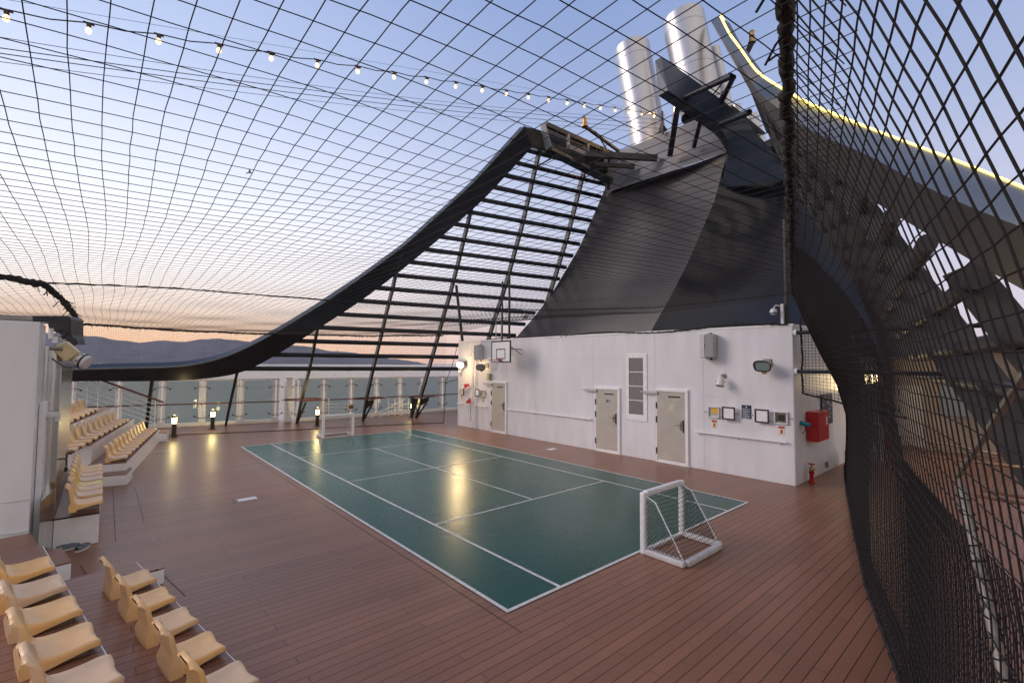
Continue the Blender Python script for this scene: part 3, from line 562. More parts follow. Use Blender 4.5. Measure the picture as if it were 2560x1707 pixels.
# ================================================================== PORT AND STARBOARD LATTICE (curved beam, fins, tubes)
FZ = [0, 1.1, 2.43, 3.0, 3.57, 4.12, 4.72, 5.3, 5.84, 6.45, 7.0, 7.56, 8.18, 8.72, 9.25, 10.4, 11.6, 12.4, 14, 15]
FY = [16.83, 16.37, 15.67, 15.38, 15.09, 14.81, 14.53, 14.24, 13.93, 13.66, 13.4, 13.15, 12.9, 12.65, 12.43, 12.02, 11.6, 11.3, 10.7, 10.3]
def SY_(X, z): return float(np.interp(z, FZ, FY))-.22*(X-8.465)
def foot(X, z): return max(0, 1-z/2.43)*float(np.interp(X, [-2.09, .593, 3.21, 5.85, 8.465], [1.1, .85, .4, -.15, 0]))
def side(P, sb): return V((P[0], 12.75-P[1], P[2])) if sb else V(P)
def S_ray(x, y, sb=False, off=0.0):
    """photo point (display px) -> point on the leaning lattice surface"""
    d = ray(x*K, y*K); lo = None; t = .4
    while t < 60:
        P = CP+d*t; Y = 12.75-P.y if sb else P.y
        g = Y-(SY_(P.x, P.z)+off)
        if lo is not None and g > 0:
            a, b_ = t-.05, t
            for _ in range(20):
                m_ = (a+b_)/2; P = CP+d*m_; Y = 12.75-P.y if sb else P.y
                if Y-(SY_(P.x, P.z)+off) > 0: b_ = m_
                else: a = m_
            return CP+d*b_
        lo = g; t += .05
    return CP+d*30
def normal(X, z, sb):
    n = V((.22, 1, -(SY_(X, z+.4)-SY_(X, z-.4))/.8)).normalized(); return V((n.x, -n.y, n.z)) if sb else n
def resample(P, n):
    P = [V(p) for p in P]; s_ = [0]
    for a, b_ in zip(P, P[1:]): s_.append(s_[-1]+(b_-a).length)
    out = []
    for k in range(n):
        t = s_[-1]*k/(n-1); j = 0
        while j < len(P)-2 and s_[j+1] < t: j += 1
        f_ = (t-s_[j])/max(1e-6, s_[j+1]-s_[j]); out.append(P[j].lerp(P[j+1], min(1, f_)))
    return out
def byx(P, n, xe):
    """resample a curve evenly in x down to xe, so that neighbouring curves pair up"""
    P = [V(p) for p in P]; Q = [P[0]]
    for p in P[1:]:
        if p.x < Q[-1].x-.02: Q.append(p)
    xs = [p.x for p in Q][::-1]; ys = [p.y for p in Q][::-1]; zs = [p.z for p in Q][::-1]
    X = np.linspace(Q[0].x, xe, n); return [V((x, float(np.interp(x, xs, ys)), float(np.interp(x, xs, zs)))) for x in X]
def smoothp(P, it=2):
    for _ in range(it): P = [P[0]]+[(P[k-1]+P[k]*2+P[k+1])/4 for k in range(1, len(P)-1)]+[P[-1]]
    return P
LEV = [2.43+.583*k for k in range(18)]
FINX = [-2.09, .593, 3.21, 5.85, 8.465, 11.1, 13.7]
BX = [-9, -6, -2.9, -1.46, -.4, .69, 1.9, 3.5, 5.45, 7.5, 8.87, 9.95, 11.2]     # beam height along the ship
BZ = [2.2, 2.2, 2.25, 2.3, 2.5, 2.9, 3.6, 4.9, 6.9, 9.4, 11.0, 12.5, 12.9]
def fin(X, z1, sb, z0=0):
    q = MB(); zs = np.linspace(z0, z1, max(4, int((z1-z0)/.5)+2)); w2 = .05; dep = .30 if not sb else .34; rows = []
    for z in zs:
        c = V((X, SY_(X, z)+foot(X, z), z)); n = normal(X, z, False); k = 1 if z > 1.0 else .6+.4*z
        rr_ = [c+V((-w2, 0, 0)), c+V((w2, 0, 0)), c+V((w2, 0, 0))+n*dep*k, c+V((-w2, 0, 0))+n*dep*k]
        rows.append([side(p, sb) for p in rr_]+[side(rr_[0], sb)])
    q.grid(rows); q.quad(*rows[0][:4]); q.quad(*rows[-1][:4]); return q
def lattice(sb):
    t = thing('funnel_lattice', 'dark starboard lattice with lit yellow edge strip, seen through the side net' if sb else 'black swooping beam with louvre tubes and fins over the far glass railing', 'steel lattice')
    mt_in, mt_fin = (M_beamin, M_fin) if sb else (M_navy, M_finp)
    if not sb:
        T = [(-300, 872), (-100, 864), (60, 856), (168, 849), (309, 846), (412, 844), (490, 831), (551, 808), (626, 769), (750, 693), (848, 625), (933, 562), (1089, 419), (1205, 291)]
        B = [(-300, 898), (-100, 885), (60, 880), (165, 875), (309, 876), (412, 874), (490, 869), (560, 856), (636, 815), (714, 766), (827, 693), (915, 627), (1000, 557), (1110, 460), (1223, 338)]
        Tp = smoothp(resample([S_ray(*q) for q in T], 60)); Bp = smoothp(resample([S_ray(*q) for q in B], 60)); dep = .45
        To = [p+normal(p.x, p.z, False)*dep for p in Tp]; Bo = [p+normal(p.x, p.z, False)*dep for p in Bp]
        MB().grid([[a, b_, c, d, a] for a, b_, c, d in zip(Tp, Bp, Bo, To)]).quad(Tp[-1], Bp[-1], Bo[-1], To[-1]).build('curved_beam', M_navy, t, smooth=True)
        # warm-lit elbow joining the beam to the truss
        e0, e1 = Tp[-1], Bp[-1]; f0, f1 = S_ray(1242, 300), S_ray(1262, 350)
        n = normal(10, 12, False)*dep
        MB().grid([[e0, e1, e1+n, e0+n, e0], [f0, f1, f1+n, f0+n, f0]]).quad(f0, f1, f1+n, f0+n).build('beam_elbow', M_fin, t)
        # lit top edge, put in as a thin tube of paler grey
        MB().tube([p+V((0, 0, .02)) for p in Tp], .035, 5).build('lit_edge', M_beamgrey, t, smooth=True)
    else:
        LED = [V(p) for p in ((10.3, 2.2, 13.45), (9.2, 1.45, 12.2), (7.83, .56, 10.49), (6.61, -.29, 8.92), (5.37, -1.52, 7.31), (4.16, -2.63, 6.01), (2.55, -3.6, 4.77), (1.62, -4.03, 4.15))]
        LED[0] = PXD(1655, 38, 10.3); LED[1] = PXD(1675, 78, 9.2)
        LED += [PXD(2600, 533, .75), PXD(2950, 690, .1)]
        LED += [V((-3.5, -5.9, 2.9)), V((-8, -6.3, 2.6))]
        L1 = [S_ray(*q, True, -.12) for q in ((1634, 49), (1650, 104), (1678, 160), (1745, 217), (1819, 274), (1878, 308), (2024, 369), (2083, 410), (2190, 459), (2264, 491), (2352, 529))]
        L1 += [V((-.6, -4.75, 2.9)), V((-3.5, -6.2, 2.4)), V((-8, -6.6, 2.1))]
        L2 = [S_ray(*q, True, .12) for q in ((1633, 50), (1649, 108), (1690, 200), (1740, 240), (1793, 308), (1830, 350), (1920, 407), (1956, 433), (2019, 470), (2101, 521), (2200, 580), (2306, 645), (2352, 673))]
        L2 += [V((0, -5.0, 2.4)), V((-3.5, -6.7, 1.9)), V((-8, -7, 1.7))]
        n_ = 60; A, B1, C1 = (smoothp(byx(x_, n_, -1.6), 3) for x_ in (LED, L1, L2)); o = V((-.05, -.30, -.42))
        MB().grid([[a, b_] for a, b_ in zip(A, B1)]).build('beam_inner_face', M_beamin, t, smooth='all')
        MB().grid([[b_, c] for b_, c in zip(B1, C1)]).grid([[a, a+o, c] for a, c in zip(A, C1)]).quad(A[0], B1[0], C1[0], A[0]+o).build('beam_underside', M_under, t, smooth=True)
        MB().tube([a+(CP-a).normalized()*.05 for a in A], [max(.006, .0017*(a-CP).length) for a in A], 6).build('led_strip', M_led, t, smooth=True)
        # the open tip: flange with LED light put in as glow, plus a strip
        a_ = [PX(x, y, X) for x, y, X in ((1801.6, 38, 10.3), (1822.7, 87, 9.6), (1850.7, 129, 9.0), (1873, 154, 8.6), (1898, 182, 8.1))]
        b_ = [PX(x, y, X) for x, y, X in ((1801.6, 38, 10.35), (1845, 104, 9.8), (1867.6, 140, 9.2), (1883, 165, 8.7), (1899, 184, 8.15))]
        MB().grid([[p, q] for p, q in zip(a_, b_)]).build('lit_flange', M_flangeglow, t)
        MB().tube(b_, .022, 6).build('led_strip', M_led, t, smooth=True)
    for X in FINX:
        zb = float(np.interp(X, BX, BZ))
        z0 = 0 if X < 9 else 3.0
        if sb and X < -1: continue
        zt = zb if X < 10.5 else (12.6 if X < 12 else 13.0)
        if sb: zt = min(zt-.9, 10.8)
        fin(X, zt, sb, z0).build('fin', mt_fin, t)
    for z in LEV:
        xs = float(np.interp(z, BZ, BX)) if z > 2.6 else .8; xe = float(np.interp(z, [2.4, 4.1, 5.3, 6.5, 8.7, 10.6, 11.9, 13], [12.2, 12.5, 13.2, 13.8, 14.5, 15, 15.1, 15.2]))
        if sb: xe += 1.5; xs = xs+1.0 if z > 2.6 else -2
        p0 = V((xs, SY_(xs, z), z)); p1 = V((xe, SY_(xe, z), z)); off = normal(8, z, False)*(.17 if not sb else .15)
        MB().tube([side(p0+off, sb), side(p1+off, sb)], 0.10 if not sb else .105, 10).build('louvre_tube', M_navy if not sb else M_fin, t, smooth=True)
    if not sb:
        for X in (3.21, 5.85, 8.465):       # triangular foot brackets with a teak ring rail
            y0 = SY_(X, 0)+foot(X, 0)+.1; q = MB(); k = {3.21: .55, 5.85: .75, 8.465: 1.0}[X]
            q.bar((X+.05, y0, .02), (X+.58*k, y0-.25, .95), .05, .08)
            if X > 4: q.slab([(X+.1, y0-.38, 1.0), (X+.62*k, y0-.28, 1.04), (X+.5*k, y0-.24, .80), (X+.12, y0-.2, .62)], (0, .05, 0))
            if X > 8: q.slab([(X-.1, y0-.4, 1.0), (X-.5, y0-.4, 1.08), (X-.32, y0-.2, .1), (X-.2, y0-.1, .1)], (0, .05, 0))
            q.build('foot_bracket', M_fin, t)
            q = MB(); q.tube([(X+.1+.85*math.cos(a), y0-.45+.45*math.sin(a), 1.12) for a in [2*math.pi*k/20 for k in range(20)]], .028, 6, closed=True); q.build('ring_rail', M_teak, t, smooth=True)
        # diagonal net poles standing on the deckhouse roof edge
        # truss box hanging from the peak towards the funnel
        P = lambda x, y, X: PX(1250+x/3.733, 280+y/3.733, X)
        q = MB(); e = [P(375, 118, 10.75), P(420, 100, 10.75), P(480, 320, 10.95), P(425, 362, 10.95)]; q.slab(e, (.06, .02, 0)); q.build('truss_end_plate', M_beamgrey, t)
        q = MB(); q.bar(P(430, 118, 10.9), P(1060, 400, 14.9), .16, .2); q.build('truss_top_chord', M_fin, t)
        q = MB(); q.bar(P(450, 355, 11.0), P(1020, 645, 15.0), .45, .16); q.build('truss_bottom_chord', M_navy, t)
        q = MB(); q.slab([P(440, 140, 11.3), P(1060, 420, 15.3), P(1020, 640, 15.3), P(460, 330, 11.3)], (.05, .25, 0)); q.build('truss_web', M_navy, t)
        for (x0, y0, x1, y1, X) in ((635, 210, 635, 350, 12.0), (820, 295, 815, 390, 13.2), (990, 400, 985, 480, 14.2)): MB().bar(P(x0, y0, X), P(x1, y1, X), .12, .1).build('truss_post', M_beamgrey, t)
        MB().bar(P(800, 395, 12.9), P(1468, 432, 14.9), .2, .26).build('cross_girder', M_fin, t); MB().bar(P(880, 488, 13.6), P(1255, 512, 14.9), .14, .18).build('cross_girder', M_fin, t)
        MB().bar(P(640, 330, 12.0), P(800, 395, 12.9), .15, .2).build('cross_girder', M_beamgrey, t)
        MB().bar(P(535, 400, 11.3), P(355, 505, 11.2), .05, .05).build('stay_rod', M_fin, t); MB().bar(P(900, 560, 14.3), P(770, 620, 13.4), .05, .05).build('stay_rod', M_fin, t)
        MB().tube([P(940, 600, 14.8), P(990, 635, 14.95), P(1015, 680, 15.0), P(1012, 730, 15.0)], .1, 8).build('truss_elbow', M_navy, t, smooth=True)
    return t
M_flangeglow = mat('flange_glow_yellow', (.6, .48, .03), .4, emis=(.75, .58, .03), estr=.55)  # light of the LED strips put into the flange as its own glow
lattice(False); lattice(True)
# ================================================================== FUNNEL
t = thing('funnel', 'huge charcoal funnel casing with pale top band rising behind the white deckhouse', 'funnel')
E_ = [V(p) for p in ((11.9, 14.4, 3.0), (12.51, 13.91, 4.14), (13.23, 13.21, 5.27), (13.76, 12.48, 6.49), (14.48, 11.35, 8.67), (14.95, 10.61, 10.62), (15.12, 10.05, 11.84))]
Kc = [PX(x, y, X) for x, y, X in ((1606, 870, 13.2), (1627.5, 827.5, 13.3), (1675.6, 742, 13.6), (1712.6, 672, 13.9), (1742, 605.6, 14.2), (1786.5, 502, 14.6), (1818, 380, 15.0))]
E2 = [side((p.x+1.6, p.y+1.1, p.z), True) for p in E_]; E2[-1].z += 1.0; E2[-2].z += .6
n_ = 30; a_, k_, e2_ = (smoothp(resample(x_, n_), 1) for x_ in (E_, Kc, E2))
def ruled(A, B, n, bul=0):
    return [[p.lerp(q, f_)+V((bul*math.sin(math.pi*f_), bul*.3*math.sin(math.pi*f_), 0)) for f_ in [k/(n-1) for k in range(n)]] for p, q in zip(A, B)]
MB().grid(ruled(a_, k_, 12, .5)).build('front_panel', M_panel, t, smooth='all')
MB().grid(ruled(k_, e2_, 12, .9)).build('side_panel', M_gloss, t, smooth='all')
lo = [PX(x, y, X) for x, y, X in ((1516, 492, 14.95), (1522, 480, 14.98), (1646, 439, 14.95), (1730, 411, 14.95), (1820, 380, 14.95))]
up_ = [PX(x, y, X) for x, y, X in ((1500, 396, 14.9), (1543, 380, 15.3), (1657, 335, 15.3), (1733, 301.6, 15.3), (1830, 262, 15.3))]
q = MB(); lo_, u_ = resample(lo, 14), resample(up_, 14); q.grid([[p, r_] for p, r_ in zip(lo_, u_)]); q.grid([[r_, r_+V((3.5, 0, .0))] for r_ in u_]); q.build('top_band', M_band, t, smooth='all')
MB().grid([[p, p+V((6, 0, -.3))] for p in a_]).build('port_panel', M_panel, t, smooth='all')
# central wing fin
aa = [PX(x, y, X) for x, y, X in ((1654, 142, 12.9), (1738, 202, 13.6), (1823, 264, 14.3), (1859, 297, 14.7), (1920, 365, 15.4), (1990, 450, 16.2))]
bb = [PX(x, y, X) for x, y, X in ((1669.8, 226, 12.5), (1707.6, 252.5, 12.9), (1797, 316, 13.8), (1818, 345, 14.2), (1822, 385, 14.7), (1800, 470, 14.9))]
cc = [PX(x, y, X) for x, y, X in ((1646, 240, 12.7), (1696, 273.6, 13.1), (1752.5, 311, 13.9), (1800, 345, 14.4), (1817, 359, 14.6), (1816, 392, 15.0))]
tl = PX(1637.5, 153, 12.75); n_ = 24
A, B1, C1 = (smoothp(resample(x_, n_), 1) for x_ in (aa, bb, cc))
M_wing = mat('wing_blue_paint', (.045, .065, .10), .3, nscale=2, namt=.2, bump=.2, bscale=1.5)
q = MB(); q.grid([[a, a.lerp(b_, .5)+V((-.05, 0, 0)), b_] for a, b_ in zip(A, B1)]); q.build('wing_skin', M_wing, t, smooth='all')
q = MB(); q.grid([[b_, c] for b_, c in zip(B1[:18], C1[:18])]); q.build('wing_underside', M_navy, t, smooth='all')
q = MB(); q.quad(tl, A[0], B1[0], C1[0]); q.build('wing_tip', M_band, t)
q = MB(); q.grid([[tl+(c-C1[0]), c] for c in C1[:16]]); q.grid([[tl+(a-A[0]), a] for a in A[:16]]); q.build('wing_back', M_navy, t)
z6 = lambda x, y, X: PX(1500+x/3.564, y/3.564, X)
q = MB(); q.bar(z6(690, 950, 13.2), z6(622, 1385, 14.7), .22, .16); q.build('wing_strut', M_navy, t)
q = MB(); q.bar(z6(890, 1085, 13.8), z6(835, 1310, 14.8), .16, .14); q.build('wing_strut', M_navy, t)
for (x0, y0, X0, x1, y1, X1, r_) in ((745, 872, 13.0, 1175, 680, 12.2, .10), (1065, 1108, 13.8, 1335, 1000, 13.2, .11), (1085, 905, 13.9, 1190, 690, 12.2, .09)): MB().cyl(z6(x0, y0, X0), z6(x1, y1, X1), r_, 12).build('cross_tube', M_navy, t, smooth=True)
for (x0, y0, x1, y1) in ((1005, 850, 1160, 650), (1060, 890, 1180, 690)): MB().cyl(z6(x0, y0, 14), z6(x1, y1, 12.4), .03, 6).build('stay_rod', M_navy, t)
q = MB(); q.slab([z6(520, 1190, 15.2), z6(548, 1090, 15.2), z6(605, 1160, 15.25)], (.05, .1, 0)); q.bar(z6(560, 1195, 15.15), z6(553, 995, 15.15), .08, .08); q.build('cable_post', M_fin, t)
# exhaust pipes
def pipe(x0, y0, x1, y1, wpx, X, lab, cap=True, ext=1.0, rr_=None):
    a, b_ = z6(x0, y0, X), z6(x1, y1, X+.2); d = (a-b_).normalized(); r_ = wpx/3.564/2/F_PX*((a-CP).dot(FW)); b_ = b_-d*ext
    t = thing('exhaust_pipe', lab, 'exhaust pipe', b_, 0, 'steel exhaust pipes on the funnel'); A_ = a-b_; Ln = A_.length
    MB().lathe([(r_, 0), (r_, Ln), (r_*.94, Ln), (r_*.94, Ln-1.2), (0, Ln-1.2)], (0, 0, 0), A_, 40).build('pipe_body', M_steel, t, smooth=True)
    for f_ in (.42, .86): MB().lathe([(r_+.004, Ln*f_), (r_+.012, Ln*f_+.01), (r_+.012, Ln*f_+.035), (r_+.004, Ln*f_+.045)], (0, 0, 0), A_, 40).build('weld_band', M_steel, t, smooth=True)
    return t
pipe(285, 440, 425, 1210, 305, 18, 'brushed steel exhaust pipe, leftmost and lower of the two wide ones')
pipe(742, 180, 880, 850, 352, 18.6, 'widest and tallest brushed steel exhaust pipe behind the wing fin')
pipe(1024, 428, 1130, 900, 78, 19.2, 'slim steel exhaust pipe right of the widest one')
pipe(1215, 935, 1245, 1110, 74, 18.2, 'short slim steel exhaust pipe low behind the wing fin')
pipe(1335, 1035, 1390, 1200, 120, 18.6, 'short pale exhaust pipe partly hidden by the starboard lattice')
# mast lamps
for (p, q_, l0, l1, X, lb) in (((1300, 490), (1352, 385), (1353, 372), (1353, 282), 12.5, 'slanting mast with bronze lamp beside the lit tip of the starboard beam'),):
    a, b_, c, d = z6(*p, X), z6(*q_, X), z6(*l0, X), z6(*l1, X); t = thing('mast_lamp', lb, 'lamp', a, 0, 'lamps on slanting poles')
    MB().cyl((0, 0, 0), b_-a, .09, 8).build('pole', M_fin, t); MB().lathe([(.12, -.05), (.12, -.02), (.075, -.01), (.09, .06), (.07, .14), (.09, .17), (.07, .28), (.09, .33), (.05, .38), (0, .38)], c-a, (d-c), 14).build('lamp_body', M_brass, t, smooth=True)
P = lambda x, y, X: PX(1250+x/3.733, 280+y/3.733, X)
a, b_, c, d = P(1110, 368, 15), P(802, 142, 13.2), P(792, 130, 13.2), P(790, 48, 13.2); t = thing('mast_lamp', 'slanting mast with bronze lamp above the truss at the peak of the black beam', 'lamp', a, 0, 'lamps on slanting poles')
MB().bar((0, 0, 0), b_-a, .14, .1).build('pole', M_fin, t); MB().lathe([(.16, -.06), (.16, 0), (.1, .01), (.12, .12), (.1, .3), (.12, .36), (.08, .42), (0, .42)], c-a, (d-c), 12).build('lamp_body', M_brass, t, smooth=True); MB().tube([V((0, 0, 0)), P(960, 250, 14)-a, P(885, 178, 13.7)-a], .02, 5).cyl(P(990, 340, 14.2)-a, P(905, 205, 13.8)-a, .03, 6).build('cable', M_black, t)
# ================================================================== STRING LIGHTS AND CABLES
q0 = CP+ray(15*K, 26*K)*(22/(1+.0884416*20))/ray(15*K, 26*K).dot(FW); q1 = CP+ray(1502*K, 262*K)*22/ray(1502*K, 262*K).dot(FW)
t = thing('string_lights', 'string of glowing warm bulbs hanging across the blue sky', 'string lights')
pts = []
for k in range(-8, 21*4+1): f_ = k/80; pts.append(q0.lerp(q1, f_)+V((0, 0, .025*math.cos(k*math.pi/2)))) 
MB().tube(pts, .012, 5).build('wire', M_black, t)
MB().tube([q0.lerp(q1, k/20)+V((0, 0, .2-.2*max(0, (k-14))/7)) for k in range(-2, 22)], .004, 4).build('carrier_cable', M_black, t)
b0 = s0 = None
for k in range(21):
    p = q0.lerp(q1, k/20)
    if k in (16, 18, 20): lamp('funnel_fill_light', p+V((-.25, -.1, .1)), {16: 5, 18: 18, 20: 130}[k], (1, .58, .25), .08, t)  # fill lamps added beside three bulbs to warm truss, band and pipes
    if b0 is None:
        s0 = MB().lathe([(.0, .03), (.035, .02), (.04, -.03), (.03, -.07)], n=10).tube([(-.08, 0, .01), (.08, 0, .01)], .02, 5).build('bulb_socket', M_bulbsock, t, smooth=True, loc=p); b0 = MB().lathe([(.022, -.07), (.038, -.10), (.047, -.13), (.038, -.165), (.02, -.18), (0, -.185)], n=14).build('bulb', M_bulb, s0, smooth='all')
    else: c = s0.copy(); C.objects.link(c); c.parent = t; c.location = p; d = b0.copy(); C.objects.link(d); d.parent = c
z0_ = lambda x, y: (x/2.6133, y/2.6133)
for i, ((xa, ya), (xb, yb), rr_, lb) in enumerate((((0, 245), (2352, 610), .006, 'thin dark cable crossing the sky, highest of the four below the bulbs'), ((0, 315), (2352, 635), .009, 'dark red brown cable, second of the four below the bulbs'), ((0, 350), (2352, 668), .009, 'dark red brown cable, third of the four below the bulbs'), ((0, 405), (2352, 700), .006, 'thin dark cable crossing the sky, lowest of the four below the bulbs'))):
    xA, yA = z0_(xa, ya); xB, yB = z0_(xb, yb); d0 = ray(xA, yA); A_ = CP+d0*(8.2/d0.dot(FW)); pe = PX(1655, 300+i*11, 15.2)
    d1 = ray(xB, yB); B_ = CP+d1*(14.0/d1.dot(FW)); A_2 = A_+(A_-B_)*.15
    f2 = (B_-A_).length/((B_-A_).length+(pe-B_).length); Md = A_.lerp(pe, f2); sag = B_-Md
    pts = [A_2]+[A_.lerp(pe, k/24)+sag*(4*(k/24)*(1-k/24))*.85/(4*f2*(1-f2)) for k in range(25)]
    tag(MB().tube(pts, rr_, 5).build('cable', M_black), lb, 'cable', 'cables across the sky')
# ================================================================== GLASS RAILING
def windscreen(name, A_, B_, offs, label, cornerpost=False):
    A_, B_ = V((A_[0], A_[1], 0)), V((B_[0], B_[1], 0)); d = (B_-A_).normalized(); Ln = (B_-A_).length; t = thing(name, label, 'railing', A_, math.atan2(d.y, d.x), 'glass windscreens at the deck edge')
    Ht = 1.99
    q = MB(); q.bar((0, 0, Ht), (Ln, 0, Ht), .09, .06); q.build('top_rail', M_whiteold, t, bevel=.01)
    q = MB(); q.box((0, -.05, 0), (Ln, .05, .14)); q.build('kerb', M_white2, t)
    p0 = g0 = None
    for x in offs:
        q = MB()
        for s_ in (-1, 1):
            for (za, zb) in ((.14, Ht-.03),): q.bar((x+s_*.085, .02, za), (x+s_*.085, .02, zb), .065, .10)
        q.box((x-.13, -.03, .14), (x+.13, .07, .22)); pp = q.build('post', M_white2, t, bevel=.005)
        for zt_c, zc_c in ((Ht-.38, Ht-.30), (.42, .34)):
            q = MB(); q.tube([(x-.26, -.07, zt_c), (x-.14, -.10, zc_c), (x+.14, -.10, zc_c), (x+.26, -.07, zt_c)], .014, 6)
            for a_ in (-.27, .27): q.cyl((x+a_, -.09, zt_c), (x+a_, -.03, zt_c), .035, 10)
            q.build('glass_clamp', M_bronze, pp, smooth=True)
    for a_, b_ in zip(offs, offs[1:]): MB().box((a_+.125, .0, .15), (b_-.125, .012, Ht-.04)).build('glass_panel', M_glass, t); 
    q = MB(); q.tube([(0, -.45, .98), (Ln, -.45, .98)], .026, 8); q.build('storm_rail', M_teak, t, smooth=True)
    for x in offs: MB().cyl((x, -.45, .97), (x, -.02, .9), .014, 6).build('rail_arm', M_galv, t, smooth=True)
    return t
LA, LB = V((-9.6, 22.36, 0)), V((2.75, 19.54, 0)); Ln = (LB-LA).length
offs = [Ln-.15-1.43*k for k in range(9)][::-1]
windscreen('glass_railing', LA, LB, offs, 'glass windscreen with white double posts along the far left deck edge')
windscreen('glass_railing', (3.42, 19.22), (17.6, 19.22), [.05]+[4.669-3.42+1.365*k for k in range(10)], 'glass windscreen with white double posts along the far right deck edge')
t = thing('corner_post', 'wide white corner post between the two glass windscreens', 'post', (3.05, 19.25, 0)); MB().box((-.13, -.16, 0), (.13, .16, 2.02)).build('post_body', M_white2, t, bevel=.02); MB().box((-.15, -.18, 2.02), (.15, .18, 2.06)).build('cap', M_whiteold, t)
t = thing('ring_buoy', 'round tan lifebuoy light fixed on a white post of the far railing', 'lifebuoy', PY(878, 1017, 18.6)); MB().lathe([(0, -.03), (.10, -.03), (.125, 0), (.10, .03), (0, .03)], (0, 0, 0), (0, 1, .1), 20).build('disc', M_brass, t, smooth=True); MB().cyl((0, 0.02, 0), (0, .5, 0), .012, 6).build('arm', M_galv, t)
t = thing('stair_railing', 'white steel stair railing with sloping bars at the far deck edge', 'railing'); z3 = lambda x, y, Y=18.6: PY(600+x/3.564, 680+y/3.564, Y)
for x in (1320, 1380, 1445, 1500, 745, 790): MB().tube([z3(x, 1290), z3(x, 1128)], .022, 6).build('post', M_white2, t, smooth=True)
for y0, y1 in ((1175, 1170), (1205, 1198), (1235, 1225), (1268, 1255)): MB().tube([z3(1320, y0), z3(1540, y1)], .016, 6).build('rail', M_white2, t, smooth=True); MB().tube([z3(745, y0), z3(960, y0-2)], .014, 6).build('rail', M_white2, t, smooth=True)
for (x0, y0, x1, y1) in ((1150, 1300, 1470, 1130), (1200, 1308, 1540, 1150), (1400, 1290, 1540, 1220)): MB().tube([z3(x0, y0), z3(x1, y1)], .018, 6).build('sloping_bar', M_white2, t, smooth=True)
# bollard lights
bm_ = [((-1.449, 17.2), 'lit bollard light nearest the stepped seating, leftmost of the four'), ((0.0, 18.75), 'lit bollard light second from the left by the glass railing'), ((3.669, 17.08), 'lit bollard light just behind the far white goal'), ((8.47, 17.34), 'lit bollard light, rightmost, beside the bracketed fin')]
b0 = None
for (x, y), lb in bm_:
    if b0 is None:
        b0 = t = thing('bollard_light', lb, 'bollard light', (x, y, 0), 0, 'lit bollards on the far deck'); MB().lathe([(.14, 0), (.14, .02), (.075, .03), (.075, .50)], n=20).build('post', M_bronze, t, smooth=True)
        MB().lathe([(.068, .50), (.068, .70)], n=20).build('lens', M_boll, t, smooth=True); MB().lathe([(.078, .70), (.078, .80), (0, .81)], n=20).build('cap', M_bronze, t, smooth=True)
        q = MB(); 
        for a in (0, 1.57, 3.14, 4.71): q.cyl((.073*math.cos(a), .073*math.sin(a), .5), (.073*math.cos(a), .073*math.sin(a), .7), .006, 5)
        q.build('lens_guard', M_bronze, t)
    else: t = dup(b0, (x, y, 0), 0, lb)
    lamp('bollard_lamp', (0, 0, .86), 9, (1, .78, .32), .06, t)
# ================================================================== GOALS
def goal(name, label, loc, rz, wd, ht, dep, netm, topd=.18):
    """mouth faces -Y local; x across, y back"""
    t = thing(name, label, 'goal', loc, rz, 'white goals on the court'); R_ = .045
    for x in (0, wd): MB().bar((x, 0, 0), (x, 0, ht), .085, .085).build('upright', M_white2, t, bevel=.02)
    MB().bar((.043, 0, ht-.03), (wd-.043, 0, ht-.03), .085, .085).build('crossbar', M_white2, t, bevel=.02)
    for x in (0, wd): MB().bar((x, .043, .045), (x, dep, .045), .085, .085).build('ground_bar', M_whiteold, t, bevel=.02)
    MB().bar((.043, dep, .045), (wd-.043, dep, .045), .085, .085).build('ground_bar', M_whiteold, t, bevel=.02)
    MB().bar((.043, 0, .03), (wd-.043, 0, .03), .03, .03).build('front_bar', M_whiteold, t, bevel=.005)
    for x in (.03, wd-.03): MB().tube([(x, .02, ht-.06), (x, topd, ht-.12), (x, dep-.04, .08)], .010, 6).build('net_stay', M_white2, t, smooth=True)
    q = MB(); ms = .055; rr_ = .0036
    def ripple(u, v): return .03*math.sin(math.pi*u)*math.sin(math.pi*v)
    prof = [(.0, ht-.07), (topd, ht-.13), (dep-.02, .07)]
    def back(u, s_):
        L1_, L2_ = .2, .8
        if s_ < .15: a, b_, f_ = prof[0], prof[1], s_/.15
        else: a, b_, f_ = prof[1], prof[2], (s_-.15)/.85
        y, z = a[0]+(b_[0]-a[0])*f_, a[1]+(b_[1]-a[1])*f_; return V((u*wd, y+.4*ripple(u, s_), z-1.2*ripple(u, s_)))
    nu = int(wd/ms); nv = int(1.05*ht/ms)
    for i in range(1, nu): q.tube([back(i/nu, k/12) for k in range(13)], rr_, 3, cap=False)
    for j in range(1, nv): q.tube([back(k/10, j/nv) for k in range(11)], rr_, 3, cap=False)
    for x in (.0, wd):   # side panels: diamond mesh
        for s_ in (1, -1):
            for k in range(-30, 60):
                seg = []
                for f_ in range(41):
                    y = dep*f_/40; z = s_*(y*1.1)+k*.075
                    zmax = ht-.07-(.06*min(1, y/topd)) if y < topd else ht-.13-(ht-.2)*(y-topd)/(dep-topd)
                    if .06 < z < zmax: seg.append((x, y, z))
                if len(seg) > 1: q.tube([seg[0], seg[-1]], rr_, 3, cap=False)
    q.build('net', netm, t)
    for x in (.03, wd-.03): MB().tube([(x, .045, ht-.1), (x, .045, .095), (x, dep-.06, .095)], .008, 5).build('net_rope', M_wnet, t)
    return t
g1 = goal('goal', 'white goal with dark net standing on the near end line of the court', (3.70, -.085, 0), math.pi, 1.11, .90, .65, M_gnet)
g2 = goal('goal', 'white goal with white net standing on the far end line of the court', (2.66, 13.45, 0), 0, 1.11, .84, .62, M_wnet)
